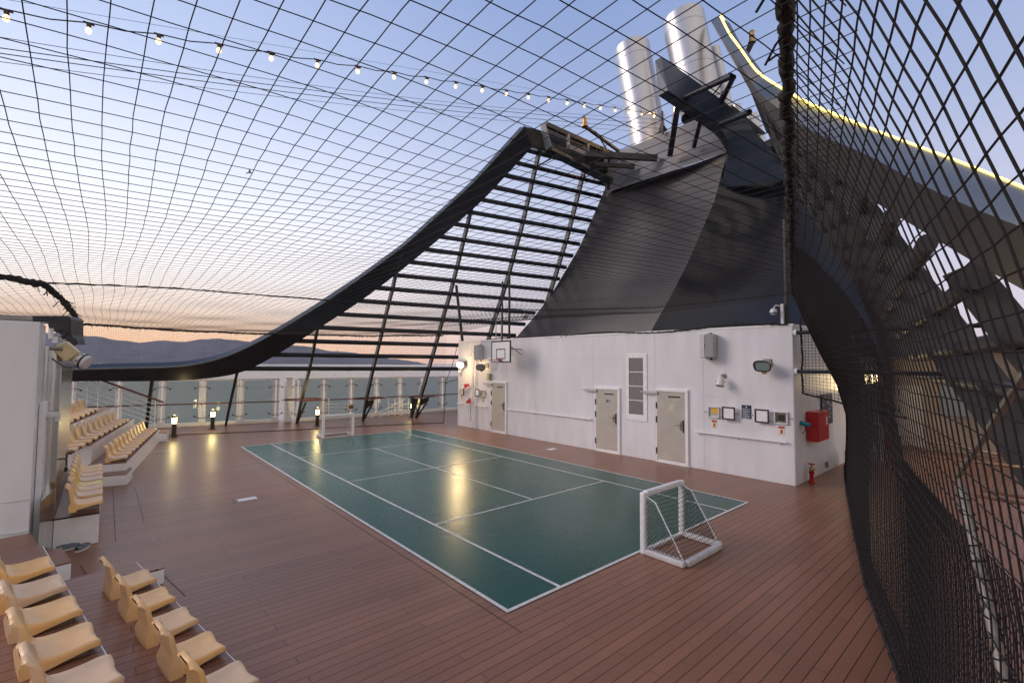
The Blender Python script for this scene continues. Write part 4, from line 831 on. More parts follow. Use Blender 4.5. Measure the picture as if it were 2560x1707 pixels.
# ================================================================== LEFT CABIN BLOCK
t = thing('white_cabin', 'tall white block with a stainless side wall at the left edge', 'cabin')
ct = PY(295/2.5294, 780+65/2.5294, 4.8).z
MB().prism([(-8, 4.75), (-4.19, 4.8), (-4.19, 5.66), (-8, 5.66)], 0, ct).build('wall', M_white, t, bevel=.01)
MB().prism([(-8, 5.665), (-4.06, 5.665), (-4.0, 5.70), (-4.0, 9.4), (-8, 9.4)], 0, 3.0).build('stainless_wall', M_steel2, t, bevel=.01)
MB().box((-4.185, 5.2, .1), (-4.12, 5.66, 2.2)).build('door_edge', M_white2, t, bevel=.006)
MB().box((-5.6, 4.786, .55), (-4.2, 4.797, .57)).box((-7, 4.79, .96), (-4.195, 4.798, .975)).build('weld_seam', M_whiteold, t)
MB().prism([(-4.1, 4.85), (-4.0, 5.62), (-3.99, 5.655), (-4.12, 5.655)], .02, .9).build('corner_plate', M_steel2, t)
q = MB(); yk = 5.95; xk = -3.995; q.tube([(xk, yk, 1.28), (xk+.09, yk, 1.28)], .014, 6); q.tube([(xk+.09, yk-.12, 1.28), (xk+.09, yk+.12, 1.28)], .012, 6); q.tube([(xk+.09, yk, 1.36), (xk+.09, yk, 1.16)], .012, 6); q.cyl((xk+.09, yk, 1.15), (xk+.09, yk, 1.08), .022, 8); q.build('door_handle', M_bronze, t, smooth=True)
MB().box((-4.14, 5.3, 1.98), (-3.98, 5.56, 2.04)).box((-4.03, 5.32, 1.92), (-3.97, 5.42, 2.0)).build('door_closer', M_whiteold, t, bevel=.006)
MB().tube([(-8, 5.2, ct+.05), (-4.3, 5.2, ct+.05)], .05, 10).build('roof_pipe', M_galv, t, smooth=True)
# black wrapped gear on the cabin corner
Y9 = 6.2; pd = lambda x, y, Y=Y9: PY(100+x/9.8, 780+y/9.8, Y)
t = thing('wrapped_equipment', 'black tarpaulin wrapped box on top of the white cabin corner', 'covered box', pd(450, 300))
o = t.location.copy(); q = MB(); q.slab([pd(-900, 85)-o, pd(700, 90)-o, pd(745, 170)-o, pd(745, 560)-o, pd(810, 800)-o, pd(640, 690)-o, pd(480, 560)-o, pd(200, 400)-o, pd(170, 235)-o, pd(-900, 230)-o], (.15, .5, 0)); q.build('cover', M_tarp, t, bevel=.02)
q = MB(); rn = random.Random(2)
for k in range(5): a = pd(560+k*60, 560+k*50)-o; q.lathe([(0, -.06), (.06+.02*rn.random(), 0), (.05, .05), (0, .09)], a, (rn.uniform(-1, 1), -.3, 1), 9)
q.build('tied_folds', M_black, t, smooth=True); q = MB(); q.cyl(pd(270, 400, 5.9)-o, pd(270, 650, 5.9)-o, .03, 8); q.box(pd(300, 600, 5.9)-o, pd(450, 760, 6.1)-o); q.build('bracket', M_whiteold, t)
# big search light with yellowed box, pointing down right
t = thing('searchlight', 'large floodlight with yellowed box bolted to the left cabin corner', 'floodlight', pd(600, 1000, 5.75)); o = t.location.copy(); p5 = lambda x, y, Y=5.6: pd(x, y, Y)-o
MB().slab([p5(430, 790), p5(640, 705), p5(965, 985), p5(740, 1150), p5(615, 1222), p5(330, 960)], (.02, .16, 0)).build('gear_box', M_yelbox, t, bevel=.012)
MB().slab([p5(640, 706, 5.59), p5(965, 984, 5.59), p5(930, 1000, 5.59), p5(640, 760, 5.59), p5(440, 850, 5.59), p5(430, 790, 5.59)], (0, .008, 0)).build('box_lid', M_cream, t)
c0_, c1_ = p5(850, 1120, 5.75), p5(1230, 1170, 5.68); ax = (p5(1250, 1230, 5.7)-p5(870, 1080, 5.8)).normalized(); r_ = .135
cs = c0_-ax*.03
MB().lathe([(0, 0), (.05, .005), (.085, .04), (.105, .10), (.11, .15)], cs, ax, 24).build('lamp_housing', M_sock, t, smooth=True)
MB().lathe([(.113, .15), (.120, .155), (.120, .172), (.113, .177)], cs, ax, 24).build('gasket', M_black, t, smooth=True); MB().lathe([(.11, .177), (.106, .215), (.095, .225), (0, .228)], cs, ax, 24).build('front_ring', M_whiteold, t, smooth=True)
q = MB(); x_, y_ = frame(ax)
for k in range(6): a = k*math.pi/3; MB().cyl(cs+ax*.11+(x_*math.cos(a)+y_*math.sin(a))*.112, cs+ax*.175+(x_*math.cos(a)+y_*math.sin(a))*.112, .01, 6).build('clip', M_galv, t)
q = MB(); q.tube([p5(230, 880), p5(560, 905)], .028, 8); q.box(p5(200, 860, 5.7), p5(240, 940, 5.9)); q.build('arm', M_galv, t, smooth=True)
MB().tube([p5(280, 1130), p5(500, 1290), p5(640, 1350), p5(800, 1365)], .008, 5).build('cable', M_black, t, smooth=True)
# stair handrail beyond the cabin
b1_ = lambda x, y, Y=19.0: PY(x/3.564, 680+y/3.564, Y)
t = thing('stair_handrail', 'sloping brown handrail over thin white bars descending behind the far seats', 'railing')
MB().tube([b1_(560, 838), b1_(1455, 1160)], .035, 8).build('top_rail', M_teak, t, smooth=True)
for k in range(5): MB().tube([b1_(560, 880+k*50), b1_(1385, 1180+k*43)], .012, 6).build('bar', M_white2, t, smooth=True)
for x in (775, 875, 1080, 1385): MB().tube([b1_(x, 838+(x-560)*.36), b1_(x-8, 1388)], .016, 6).build('post', M_white2, t, smooth=True)
# ================================================================== TERRACES AND SEATS
def terrace(name, O, a, f, tiers, label, steps=()):
    """O front-left start, a along, f facing; tiers: (a0, a1, front, depth, z)"""
    t = thing(name, label, 'seating terrace', (0, 0, 0), 0, 'stepped seating terraces'); a = V((*a, 0)).normalized(); f = V((*f, 0)).normalized(); O = V((*O, 0))
    for i, (a0, a1, fr, dp, z) in enumerate(tiers):
        P_ = [O+a*a0+f*fr, O+a*a1+f*fr, O+a*a1+f*(fr-dp), O+a*a0+f*(fr-dp)]
        q = MB().prism([(p.x, p.y) for p in P_], .001*(i+1), z-.02); r_ = q.build('riser', M_white2, t)
        P2 = [O+a*(a0-.008)+f*(fr+.0), O+a*(a1+.008)+f*fr, O+a*(a1+.008)+f*(fr-dp), O+a*(a0-.008)+f*(fr-dp)]
        MB().prism([(p.x, p.y) for p in P2], z-.02, z).build('tread', M_tread, t)
        if z > .3:
            e0, e1 = O+a*a0+f*(fr+.004), O+a*a1+f*(fr+.004); MB().bar(V((e0.x, e0.y, z-.010)), V((e1.x, e1.y, z-.010)), .008, .020).build('nosing', M_whiteold, t)
    return t
# seat prototype: facing +X, origin at the back bottom centre
def make_seat(M_, label, group):
    t = thing('stadium_seat', label, 'seat', (0, 0, 0), 0, group)
    #        x      z     half width  fold dir (x, z)  fold length
    prof = [(-.082, .448, .118, -.3, -1, .010), (-.070, .462, .138, -.8, -.6, .020), (-.050, .462, .152, -1, -.2, .028), (-.032, .435, .162, -1, -.2, .032), (-.016, .385, .168, -1, -.2, .036),
            (.000, .320, .172, -1, -.2, .040), (.014, .255, .176, -1, -.3, .046), (.030, .195, .182, -1, -.6, .056), (.052, .152, .188, -.5, -1, .075), (.088, .126, .194, -.1, -1, .105),
            (.135, .115, .198, 0, -1, .085), (.20, .112, .200, 0, -1, .065), (.27, .117, .200, 0, -1, .056), (.335, .125, .200, 0, -1, .052), (.385, .127, .196, 0, -1, .050), (.410, .119, .188, 0, -1, .044), (.420, .104, .178, 0, -1, .034)]
    ny = 11
    def shell_row(p):
        x, z, wv, fx, fz, fl = p; r_ = []; back = z > .14 and x < .06
        fd = V((fx, 0, fz)).normalized()
        for j in range(ny):
            v = -1+2*j/(ny-1); av = abs(v)
            if back: r_.append(V((x+.022*av**2.4*(1 if z < .44 else .2), v*wv, z-(.03*max(0, av-.6)/.4 if z > .43 else 0))))
            else: r_.append(V((x-(.014*math.exp(-(v/.45)**2) if x > .38 else 0), v*wv, z+.014*av**2.6-.004)))
        a, b_ = r_[0], r_[-1]; o_ = fd*.006
        L_ = [a+fd*fl+V((0, -.006, 0)), a+fd*fl*.4+V((0, -.008, 0)), a+o_+V((0, -.005, 0))]; R_ = [b_+o_+V((0, .005, 0)), b_+fd*fl*.4+V((0, .008, 0)), b_+fd*fl+V((0, .006, 0))]
        return L_+r_+R_
    rows = [shell_row(p) for p in prof]
    front = [p+V((.004, 0, -.030)) for p in rows[-1][3:-3]]
    q = MB(); q.grid(rows[8:]); q.grid([rows[-1][3:-3], front, [p+V((-.004, 0, -.018)) for p in front]])
    q.build('seat_pan', M_, t, smooth='all')
    q = MB(); q.grid(rows[:9])
    # flank gussets and rear face standing on the riser
    out = [[], []]
    for n_i, e in enumerate((0, -1)):
        sg = -1 if n_i == 0 else 1; ed = [r_[e] for r_ in rows[:10]]; yb = ed[-1].y
        b0_, b1_, m0, m1 = V((-.012, yb, 0)), V((.092, yb, 0)), V((-.026, ed[7].y, .10)), V((.030, yb, .06))
        q.grid([[ed[7], ed[8], ed[9]], [m0, m1, V((.09, yb, .012))], [b0_, V((.04, yb, 0)), b1_]])
        out[n_i] = [b0_, m0]+ed[7:1:-1]
    q.grid([[a.lerp(b_, f_)+V((-.006*math.sin(math.pi*f_)-.003*abs(math.sin(3*math.pi*f_)), 0, 0)) for f_ in [k/12 for k in range(13)]] for a, b_ in zip(*out)])
    q.build('backrest', M_, t, smooth='all')
    for yy in (-.12, .12): MB().box((.15, yy-.012, .001), (.36, yy+.012, .06)).build('mounting_foot', M_galv, t)
    return t
first = {}
def seats(pix, zc, ang, labels, group, ypos=None, scale=.86):
    """pix: photo points (S px) of each front right pan corner at height zc"""
    P_ = [G(x, y, zc) for x, y in pix]
    # least squares line for evenly set rows
    n = len(P_); ks = np.arange(n); ax_, bx_ = np.polyfit(ks, [p.x for p in P_], 1); ay_, by_ = np.polyfit(ks, [p.y for p in P_], 1)
    out = []
    for k in range(n):
        c = V((bx_+ax_*k, by_+ay_*k, zc-.118)) if ypos is None else P_[k]
        off = V((.412*math.cos(ang)+.195*math.sin(ang), .412*math.sin(ang)-.195*math.cos(ang), 0))*scale
        loc = c-off; jit = random.uniform(-.015, .015)
        if 'y' in labels[k][:1] and labels[k].startswith('yellow'): o = make_seat(M_seaty, labels[k], group); o.location = loc; o.rotation_euler.z = ang+jit
        elif 's' not in first: first['s'] = o = make_seat(M_seat, labels[k], group); o.location = loc; o.rotation_euler.z = ang+jit
        else: o = dup(first['s'], loc, ang+jit, labels[k], group)
        o['group'] = group; o.scale = (scale,)*3; out.append(loc)
    return out
b2 = lambda x, y: (x/2.5014, 1080+y/2.5014)
b4 = lambda x, y: (100+x/5.408, 960+y/5.408)
def lab(n, row, far=False): return ['%s cream plastic seat from the front of the %s' % (ORD[k], row) for k in range(n)]
# near terrace: front row (Q) and back row (P)
Qp = [b2(978, 905), b2(1098, 1022), b2(1243, 1165), b2(1411, 1335), b2(1618, 1525)]
Pp = [b2(343, 822), b2(423, 962), b2(513, 1104), b2(629, 1282), b2(773, 1510)]
rQ = 'near terrace front row'; rP = 'near terrace back row'
aQ = .17
def farfirst(n, row): return ['%s cream seat from the far end of the %s' % (ORD[k], row) for k in range(n)]
sQ = seats(Qp, .53, aQ, farfirst(5, rQ), 'cream seats on the near terrace')
sP = seats(Pp, .95, aQ, farfirst(5, rP), 'cream seats on the near terrace')
for (lst, z, row) in ((sQ, .43, rQ), (sP, .85, rP)):
    d = lst[1]-lst[0]
    o = dup(first['s'], lst[-1]+d, aQ, 'last cream seat at the bottom edge of the %s' % row, 'cream seats on the near terrace')
dQ = (sQ[1]-sQ[0]).normalized(); fQ = V((-dQ.y, dQ.x, 0)); fQ = fQ if fQ.x > 0 else -fQ
O_ = sQ[0]+fQ*.385; fp = (sP[0]+fQ*.385-O_).dot(fQ)
terrace('seating_terrace', (O_.x, O_.y), (dQ.x, dQ.y), (fQ.x, fQ.y), [(-.75, 5.6, 0, -fp-.001, .43), (-.75, 5.6, fp, 1.2, .85), (-.75, 4.2, fp-1.2, 1.0, 1.27)], 'near brown and white stepped terrace at the bottom left')
o = thing('step', 'low step box at the far end of the front seat row', 'step', (0, 0, 0), 0, 'step boxes beside the terraces')
st = lambda x, y, z: G(*b2(x, y), z)
def stepbox(o, P_, z): MB().prism([(p.x, p.y) for p in P_], .002, z-.02).build('box', M_white2, o, bevel=.004); MB().prism([(p.x, p.y) for p in P_], z-.02, z).build('tread', M_tread, o)
c_ = st(1025, 945, 0); stepbox(o, [c_, c_-fQ*.5, c_-fQ*.5-dQ*.42, c_-dQ*.42], .2)
o = thing('step', 'step box with white side at the far end of the back seat row', 'step', (0, 0, 0), 0, 'step boxes beside the terraces')
c_ = st(440, 945, 0); stepbox(o, [c_, c_-fQ*.45, c_-fQ*.45-dQ*.7, c_-dQ*.7], .27)
o = thing('step', 'higher brown topped step box at the foot of the white cabin', 'step', (0, 0, 0), 0, 'step boxes beside the terraces')
c_ = st(255, 740, .55); stepbox(o, [c_, c_-fQ*1.6, c_-fQ*1.6-dQ*.9, c_-dQ*.9], .55)
# middle terrace
Mp = [b2(638, y) for y in (475, 424, 388, 362, 328, 298, 272, 250)]
ml = ['%s cream seat from the near end of the short middle row' % ORD[k] for k in range(8)]; ml[3] = 'yellow glossy plastic seat among the cream seats of the middle row'
sM = seats(Mp, .57, 0.0, ml, 'seats of the middle row', ypos=1)
terrace('seating_terrace', (-3.49, 5.62), (0, 1), (1, 0), [(0, 4.12, 0, .505, .458)], 'small white boxed platform beside the stainless cabin wall')
# far terrace
f3 = [b4(*p) for p in ((1150, 990), (1220, 932), (1270, 882), (1310, 838), (1352, 797), (1395, 755), (1432, 722), (1468, 690), (1502, 662), (1535, 637), (1568, 612))]
f2 = [b4(*p) for p in ((570, 835), (655, 775), (740, 715), (815, 670), (885, 628), (950, 595), (1015, 562), (1075, 533), (1125, 508), (1175, 486))]
f1 = [b4(*p) for p in ((485, 452), (560, 418), (640, 382), (700, 356), (755, 335))]
nn = lambda n, row: ['%s cream seat from the near end of the far terrace %s' % (ORD[k], row) for k in range(n)]
s3 = seats(f3, .54, -.17, nn(11, 'front row'), 'cream seats on the far terrace'); s2 = seats(f2, .96, -.17, nn(10, 'middle row'), 'cream seats on the far terrace'); s1 = seats(f1, 1.38, -.17, nn(5, 'top row'), 'cream seats on the far terrace')
for (lst, row, n0) in ((s2, 'middle row', 2), (s1, 'top row', 4)):
    d = lst[1]-lst[0]
    for k in range(1, n0): dup(first['s'], lst[0]-d*k, -.17, 'cream seat of far terrace %s hidden by the stainless wall, %s inward' % (row, ORD[k-1]), 'cream seats on the far terrace')
d3 = (s3[-1]-s3[0]).normalized(); fF = V((d3.y, -d3.x, 0)); fF = fF if fF.x > 0 else -fF
O_ = s3[0]+fF*.385; L3 = (s3[-1]-s3[0]).length; p2 = (s2[0]+fF*.385-O_).dot(fF); p1 = (s1[0]+fF*.385-O_).dot(fF)
terrace('seating_terrace', (O_.x, O_.y), (d3.x, d3.y), (fF.x, fF.y), [(-.25, L3+.55, 0, -p2-.001, .43), (.0, L3+.4, p2, p2-p1-.001, .85), (.0, L3+.3, p1, 1.6, 1.27)], 'far brown and white stepped terrace curving towards the glass railing')
o = thing('step', 'low white kerb step along the near end of the far terrace', 'step', (0, 0, 0), 0, 'step boxes beside the terraces')
c_ = V((-3.02, 9.66, 0)); MB().prism([(-3.48, 9.76), (-3.02, 9.66), (-2.9, 10.35), (-2.95, 10.6), (-3.4, 10.6)], .002, .22).build('box', M_white2, o, bevel=.004); MB().prism([(-3.47, 9.77), (-3.03, 9.67), (-2.91, 10.34), (-2.96, 10.6), (-3.4, 10.6)], .22, .235).build('tread', M_tread, o)
o = thing('step', 'small step box at the far end of the far terrace near the bollard light', 'step', (0, 0, 0), 0, 'step boxes beside the terraces'); stepbox(o, [V((-2.1, 16.3, 0)), V((-1.75, 16.15, 0)), V((-1.62, 17.0, 0)), V((-1.95, 17.15, 0))], .3)
# shoes on the deck
for (x, y, rz, lb) in ((-3.82, 5.55, .25, 'left grey canvas shoe by the white platform'), (-3.66, 5.42, 1.0, 'right grey canvas shoe turned sideways by the white platform')):
    o = thing('shoe', lb, 'shoe', (x, y, 0), rz, 'pair of grey shoes on the deck'); rows = []
    for k in range(9):
        f_ = k/8; wv = .042*(math.sin(math.pi*min(1, .12+f_*.86))**.5); hgt = .085 if f_ < .45 else .085-.045*(f_-.45)/.55
        rows.append([V((-.13+.26*f_, wv*math.cos(a), .012+hgt*math.sin(a) if f_ > .5 or math.sin(a) < .75 else .012+hgt*.75)) for a in [math.pi*j/10 for j in range(11)]])
    MB().grid(rows).build('upper', M_shoe, o, smooth='all', solid=.004); MB().prism([(-.135+.27*k/8*1.0, .046*(math.sin(math.pi*min(1, .12+k/8*.86))**.5)) for k in range(9)]+[(-.135+.27*k/8, -.046*(math.sin(math.pi*min(1, .12+k/8*.86))**.5)) for k in range(8, -1, -1)], 0, .02).build('sole', M_sock, o); MB().lathe([(0, .0), (.03, 0)], (-.06, 0, .078), (0, 0, 1), 12).build('opening', M_black, o)
# ================================================================== NETS
MS = .13
def zc(x, y):
    """height of the sagging ceiling net"""
    zwall = float(np.interp(y, [-4, -.2, 1.5, 3.5, 6, 8.5, 10.6, 13.4, 17], [4.55, 4.45, 4.32, 4.30, 4.38, 4.45, 4.4, 4.15, 3.95]))
    zleft = float(np.interp(y, [-6, -2, 1, 5.5, 9, 13.7, 18], [4.45, 4.3, 4.12, 4.02, 3.9, 3.84, 3.9]))
    zmid = float(np.interp(y, [-6, -2, 1, 5.5, 9, 13.7, 18], [4.4, 4.34, 4.24, 4.06, 3.95, 3.87, 3.9]))
    u = (x+4.4)/13.0; z = zleft*max(0, 1-u*2.5)+zmid*(1-max(0, 1-u*2.5)); k = max(0, (u-.35)/.65)**1.5
    return z*(1-k)+zwall*k+.006*math.sin(x*3.1+y*1.7)+.008*math.sin(y*2.3-x*1.1)
def yfar(x): return float(np.interp(x, [-4.4, -1.6, 2.5, 4.7, 6.5, 8.6], [14.2, 16.6, 16.0, 15.6, 15.0, 14.3]))
def ynear(x): return -.62+(x-8.7)*.305
def xleft(y): return -4.45+.02*y
q = MB(); rn = random.Random(4)
x = -8.0
while x < 8.62:
    y0, y1 = max(ynear(x), -6.5), yfar(x) if x > -4.4 else 13.9; y = y0; pts = []
    while y < y1: pts.append((x+.018*math.sin(y*1.3+x*2.1)+rn.uniform(-.004, .004), y, zc(max(x, -4.4), y))); y += .22
    pts.append((x, y1, zc(max(x, -4.4), y1)))
    if len(pts) > 2: q.tube(pts, .0031, 3, cap=False)
    x += .138
y = -6.4
while y < 18.6:
    pts = []; x = -8.0
    while x < 8.64:
        yy = y-.10*(x+4.4)+.022*math.sin(x*1.7+y*2.3)
        if ynear(x) < yy < (yfar(x) if x > -4.4 else 13.9): pts.append((x, yy+rn.uniform(-.005, .005), zc(max(x, -4.4), yy)))
        x += .22
    if len(pts) > 2: q.tube(pts, .0031, 3, cap=False)
    y += .175
t = thing('ceiling_net', 'large black square mesh net sagging like a ceiling over the court', 'net')
q.build('netting', M_net, t)
def bundle(name, pts, r_, parent, seed=0, knots=True):
    rn = random.Random(seed); P_ = resample(pts, max(8, int(sum((V(b_)-V(a_)).length for a_, b_ in zip(pts, pts[1:]))/.05))); q = MB()
    q.tube([p+V((rn.uniform(-1, 1), rn.uniform(-1, 1), rn.uniform(-1, 1)))*r_*.35 for p in P_], [r_*rn.uniform(.75, 1.25) for _ in P_], 7)
    if knots:
        for p in P_[::4]: v = V((rn.uniform(-1, 1), rn.uniform(-1, 1), rn.uniform(-1, .3)))*r_*3; q.tube([p, p+v*.5, p+v+V((0, 0, -r_))], r_*.18, 4)
    return q.build(name, M_rope, parent, smooth='all')
bundle('far_edge_rope', [(x, yfar(x), zc(x, yfar(x))) for x in np.arange(-4.4, 8.65, .4)], .032, t, 1)
bundle('cross_rope', [GD(*q_, z) for q_, z in (((-300, 600), 4.0), ((0, 632), 4.0), ((105, 650), 3.99), ((250, 655), 3.98), ((400, 662), 3.98), ((580, 676), 4.0), ((760, 690), 4.04), ((880, 697), 4.12), ((1000, 703), 4.22), ((1240, 712), 4.38))]+[V((8.6, 3.6, 4.47)), V((8.66, 1.6, 4.47)), V((8.68, -.2, 4.52))], .013, t, 2, False)
bundle('left_edge_rope', [GD(*q_, z) for q_, z in (((-200, 612), 4.05), ((-60, 628), 4.03), ((0, 637), 4.0), ((60, 645), 3.97), ((105, 656), 3.95), ((140, 685), 3.9), ((165, 715), 3.86), ((184, 745), 3.8))], .045, t, 3)
# ---- far vertical fine net
t = thing('far_net', 'fine black mesh net hanging between the court and the far railing', 'net'); q = MB(); PB = [V((-4.6, 16.2, 0)), V((-2.6, 18.1, 0)), V((-1.58, 17.65, 0)), V((2.47, 16.2, 0)), V((4.69, 15.7, 0)), V((6.5, 15.2, 0)), V((8.52, 14.45, 0))]
PBr = resample(PB, 260)
def ftop(k): p = PBr[k]; return V((p.x, min(p.y, yfar(p.x)), zc(max(-4.3, p.x), yfar(p.x))-.02))
for k in range(0, 260): a, b_ = PBr[k], ftop(k); q.tube([a.lerp(b_, f_)+V((0, .05*math.sin(math.pi*f_)*math.sin(k*.11), 0)) for f_ in (0, .25, .5, .75, 1)], .0020, 3, cap=False)
for j in range(1, 74):
    f_ = j/74; q.tube([PBr[k].lerp(ftop(k), f_)+V((0, .05*math.sin(math.pi*f_)*math.sin(k*.11), .01*math.sin(k*.3))) for k in list(range(0, 260, 5))+[259]], .0020, 3, cap=False)
q.build('netting', M_net, t)
bundle('bottom_rope', [p+V((0, 0, .02)) for p in PB], .014, t, 4, False)
bundle('side_rope', [V((8.52, 14.45, .02)), V((8.55, 14.43, 1.0)), V((8.56, 14.4, 1.9)), V((8.62, 14.0, 2.6)), V((8.65, 13.55, 3.7))], .014, t, 5, False)
bundle('side_rope', [V((8.56, 14.4, 1.9)), V((8.62, 13.5, 2.05))], .012, t, 6, False)
# ---- net strip over the deckhouse roof
t = thing('roof_net', 'narrow fine mesh strip between the deckhouse roof and the ceiling net', 'net'); q = MB()
for k in range(0, 250): y = -.15+13.7*k/250; q.tube([(8.66, y, HT+.04), (8.66, y, max(HT+.1, zc(8.6, y)))], .0020, 3, cap=False)
for j in range(1, 12): q.tube([(8.66, y, (HT+.04)+(max(HT+.1, zc(8.6, y))-HT-.04)*j/12) for y in np.arange(-.15, 13.5, .5)], .0020, 3, cap=False)
q.build('netting', M_net, t)
bundle('lashing_rope', [(8.62, y, HT+.05+.05*math.sin(y*1.4)) for y in np.arange(-.1, 13.55, .5)], .022, t, 7, False)
# ---- near side net
def basept(X): return V((X, float(np.interp(X, [-6, 1.867, 2.66, 3.8, 5.9, 8.99, 12.3], [-5.15, -3.163, -2.903, -2.52, -1.93, -1.105, -.28])), 0))
def side_section(u, n=47):
    """u 0 far .. 1 near; points from the top rope down to the deck"""
    T = V((8.7, -.2, 4.5)).lerp(V((-6.0, -4.86, 4.42)), u); out = []
    for k in range(n+1):
        f_ = k/n; z = T.z*(1-f_); w_ = .05*math.sin(11*u+5*f_)*math.sin(math.pi*f_)
        xx = T.x+3.6*max(0, 1-u*2.2)**1.4*float(np.interp(f_, [0, .2, .38, .48, .66, 1], [0, .08, .30, .50, .72, 1]))
        yr_ = -.2+(xx-8.7)*.317; yb_ = basept(xx).y if xx < 12.3 else -.28
        la = float(np.interp(f_, [0, .1, .2, .3, .38, .48, .66, 1], [0, .16, .36, .56, .72, .90, 1.03, 1])); lb_ = float(np.interp(f_, [0, .1, .2, .3, .4, .6, 1], [0, .40, .68, .88, 1.0, 1.08, 1]))
        bl = min(1, max(0, (u-.08)/.4)); bl = bl*bl*(3-2*bl); lf = la+(lb_-la)*bl
        out.append(V((xx, yr_+(yb_-yr_)*lf+w_, z)))
    return out
nU = 150
t = thing('side_net', 'tall black mesh net hanging along the right side, gathered on the deck', 'net')
S = [side_section(k/nU*1.0) for k in range(nU+1)]
q = MB()
for s_ in S: q.tube(s_, .0034, 4, cap=False)
rn = random.Random(9)
for j in range(1, 47): q.tube([s_[j]+V((rn.uniform(-.002, .002), rn.uniform(-.002, .002), rn.uniform(-.003, .003)+.012*math.sin(k_*.31+j*.8)*math.sin(j*.07))) for k_, s_ in enumerate(S)], .0034, 4, cap=False)
q.build('netting', M_net, t)
q = MB(); nF = 330; F2 = [[p+V((.02, -.05, 0)) if j else p for j, p in enumerate(side_section((k+.5)/nF*.88))] for k in range(nF)]
def jtop(k): return int(26*max(0, min(1, (k/nF-.40)/.14)))
for k_, s_ in enumerate(F2): q.tube(s_[jtop(k_)::2]+[s_[-1]], .0032, 3, cap=False)
for j in range(1, 47):
    for f_ in (0, .5):
        k1 = max([k for k in range(nF) if jtop(k) <= j]+[0]); q.tube([s_[j].lerp(s_[j+1], f_) for s_ in F2[:k1+1:3]], .0032, 3, cap=False)
q.build('back_fold', M_net, t)
q = MB(); nb = 420
for k in range(nb+1):
    X = 12.2+(-1.5-12.2)*k/nb; p = basept(X); q.tube([p, p+V((.03, -.05, .12)), p+V((.05, -.02, .42))], .004, 3, cap=False)
for j in range(1, 15): q.tube([basept(X)+V((.03, -.05*math.sin(j*.22), .03*j)) for X in np.arange(12.2, -1.6, -.3)], .004, 3, cap=False)
q.build('bottom_gather', M_net, t)
bundle('top_rope', [s_[0] for s_ in S[::3]], .036, t, 11)
bundle('bottom_rope', [basept(X)+V((0, 0, .02)) for X in np.arange(12.2, -2, -.3)], .022, t, 12)
# ---- small net at the corner of the deckhouse with its two dark bars
t = thing('corner_net', 'short mesh panel hung from two dark bars at the deckhouse corner', 'net')
def cpanel(y0, y1, za, zb, n): 
    q = MB(); Yn = -2.2
    for k in range(int((y0-Yn)/.07)): y = y0-k*.07; q.tube([(8.75, y, za(y)), (8.75, y, zb(y))], .0045, 3, cap=False)
    for j in range(1, n): q.tube([(8.75, y, za(y)+(zb(y)-za(y))*j/n) for y in np.arange(y0, Yn, -.2)], .0045, 3, cap=False)
    return q
cpanel(-.35, -2, lambda y: 3.55, lambda y: 2.66, 13).build('netting', M_net, t); cpanel(-.35, -2, lambda y: 2.66, lambda y: 2.14+.22*(y+.35), 8).build('netting', M_net, t)
bundle('edge_rope', [V((8.75, -.33, 3.9)), V((8.75, -.36, 3.0)), V((8.75, -.34, 2.66)), V((8.75, -.36, 2.15)), V((8.75, -2.2, 1.74))], .022, t, 13)
for z, lb in ((3.57, 'upper black bar sticking out from the deckhouse corner'), (2.66, 'lower black bar sticking out from the deckhouse corner')):
    o = thing('net_bar', lb, 'bar', (8.75, -.2, z), 0, 'black bars at the deckhouse corner'); MB().cyl((0, 0, 0), (0, -3.2, 0), .045, 12).build('bar', M_navy, o, smooth=True); MB().cyl((0, .0, 0), (0, -.06, 0), .09, 14).build('flange', M_white2, o, smooth=True)
# posts on the deckhouse roof
for (x, y, x1, y1, z1, r_, lb) in ((8.85, -.02, 8.85, -.02, 6.3, .055, 'thin dark post on the near right corner of the deckhouse roof'), (8.75, 13.35, 8.75, 13.9, 6.35, .065, 'leaning dark post on the far left corner of the deckhouse roof'), (8.75, 10.1, 8.75, 10.12, 6.4, .045, 'thin dark post behind the basketball board')):
    o = thing('net_post', lb, 'post', (x, y, HT+.05), 0, 'dark posts on the deckhouse roof'); MB().cyl((0, 0, 0), (x1-x, y1-y, z1-HT), r_, 12).build('pole', M_fin, o, smooth=True); MB().box((-.1, -.1, 0), (.1, .1, .02)).build('base_plate', M_fin, o)
# lashed pole and rod at the lower right
A1, A2 = (-.4, -3.8), None
def PLn(x, y, off=0.0):
    a = V((1.867, -3.163-off, 0)); b_ = V((8.99, -1.1-off, 0)); n = V((-(b_-a).y, (b_-a).x, 0)); d = ray(x*K, y*K); return CP+d*((a-CP).dot(n)/d.dot(n))
t = thing('lashed_pole', 'galvanised pole with black lashings standing in the near side net', 'pole')
p0, p1 = PLn(2206, 1112), PLn(2316, 1600); q = MB(); dn = (p1-p0); q.cyl(p0, p0+dn*3.2, .020, 10); q.build('pole', M_galv, t, smooth=True)
for k in range(24): c = p0+dn*(.08+k*.085); MB().tube([c+V((.027*math.cos(a), .027*math.sin(a), .008*math.sin(a+k))) for a in [2*math.pi*j/8 for j in range(8)]], .0045, 4, closed=True).build('lashing', M_rope, t)
q = MB(); q.tube([p0+V((0, 0, .0)), p0+V((-.02, 0, .03)), p0+V((-.035, .0, -.04)), p0+V((-.03, 0, -.12)), p0+V((-.005, 0, -.13)), p0+V((0, 0, -.06))], .007, 6); q.build('hook', M_galv, t, smooth=True)
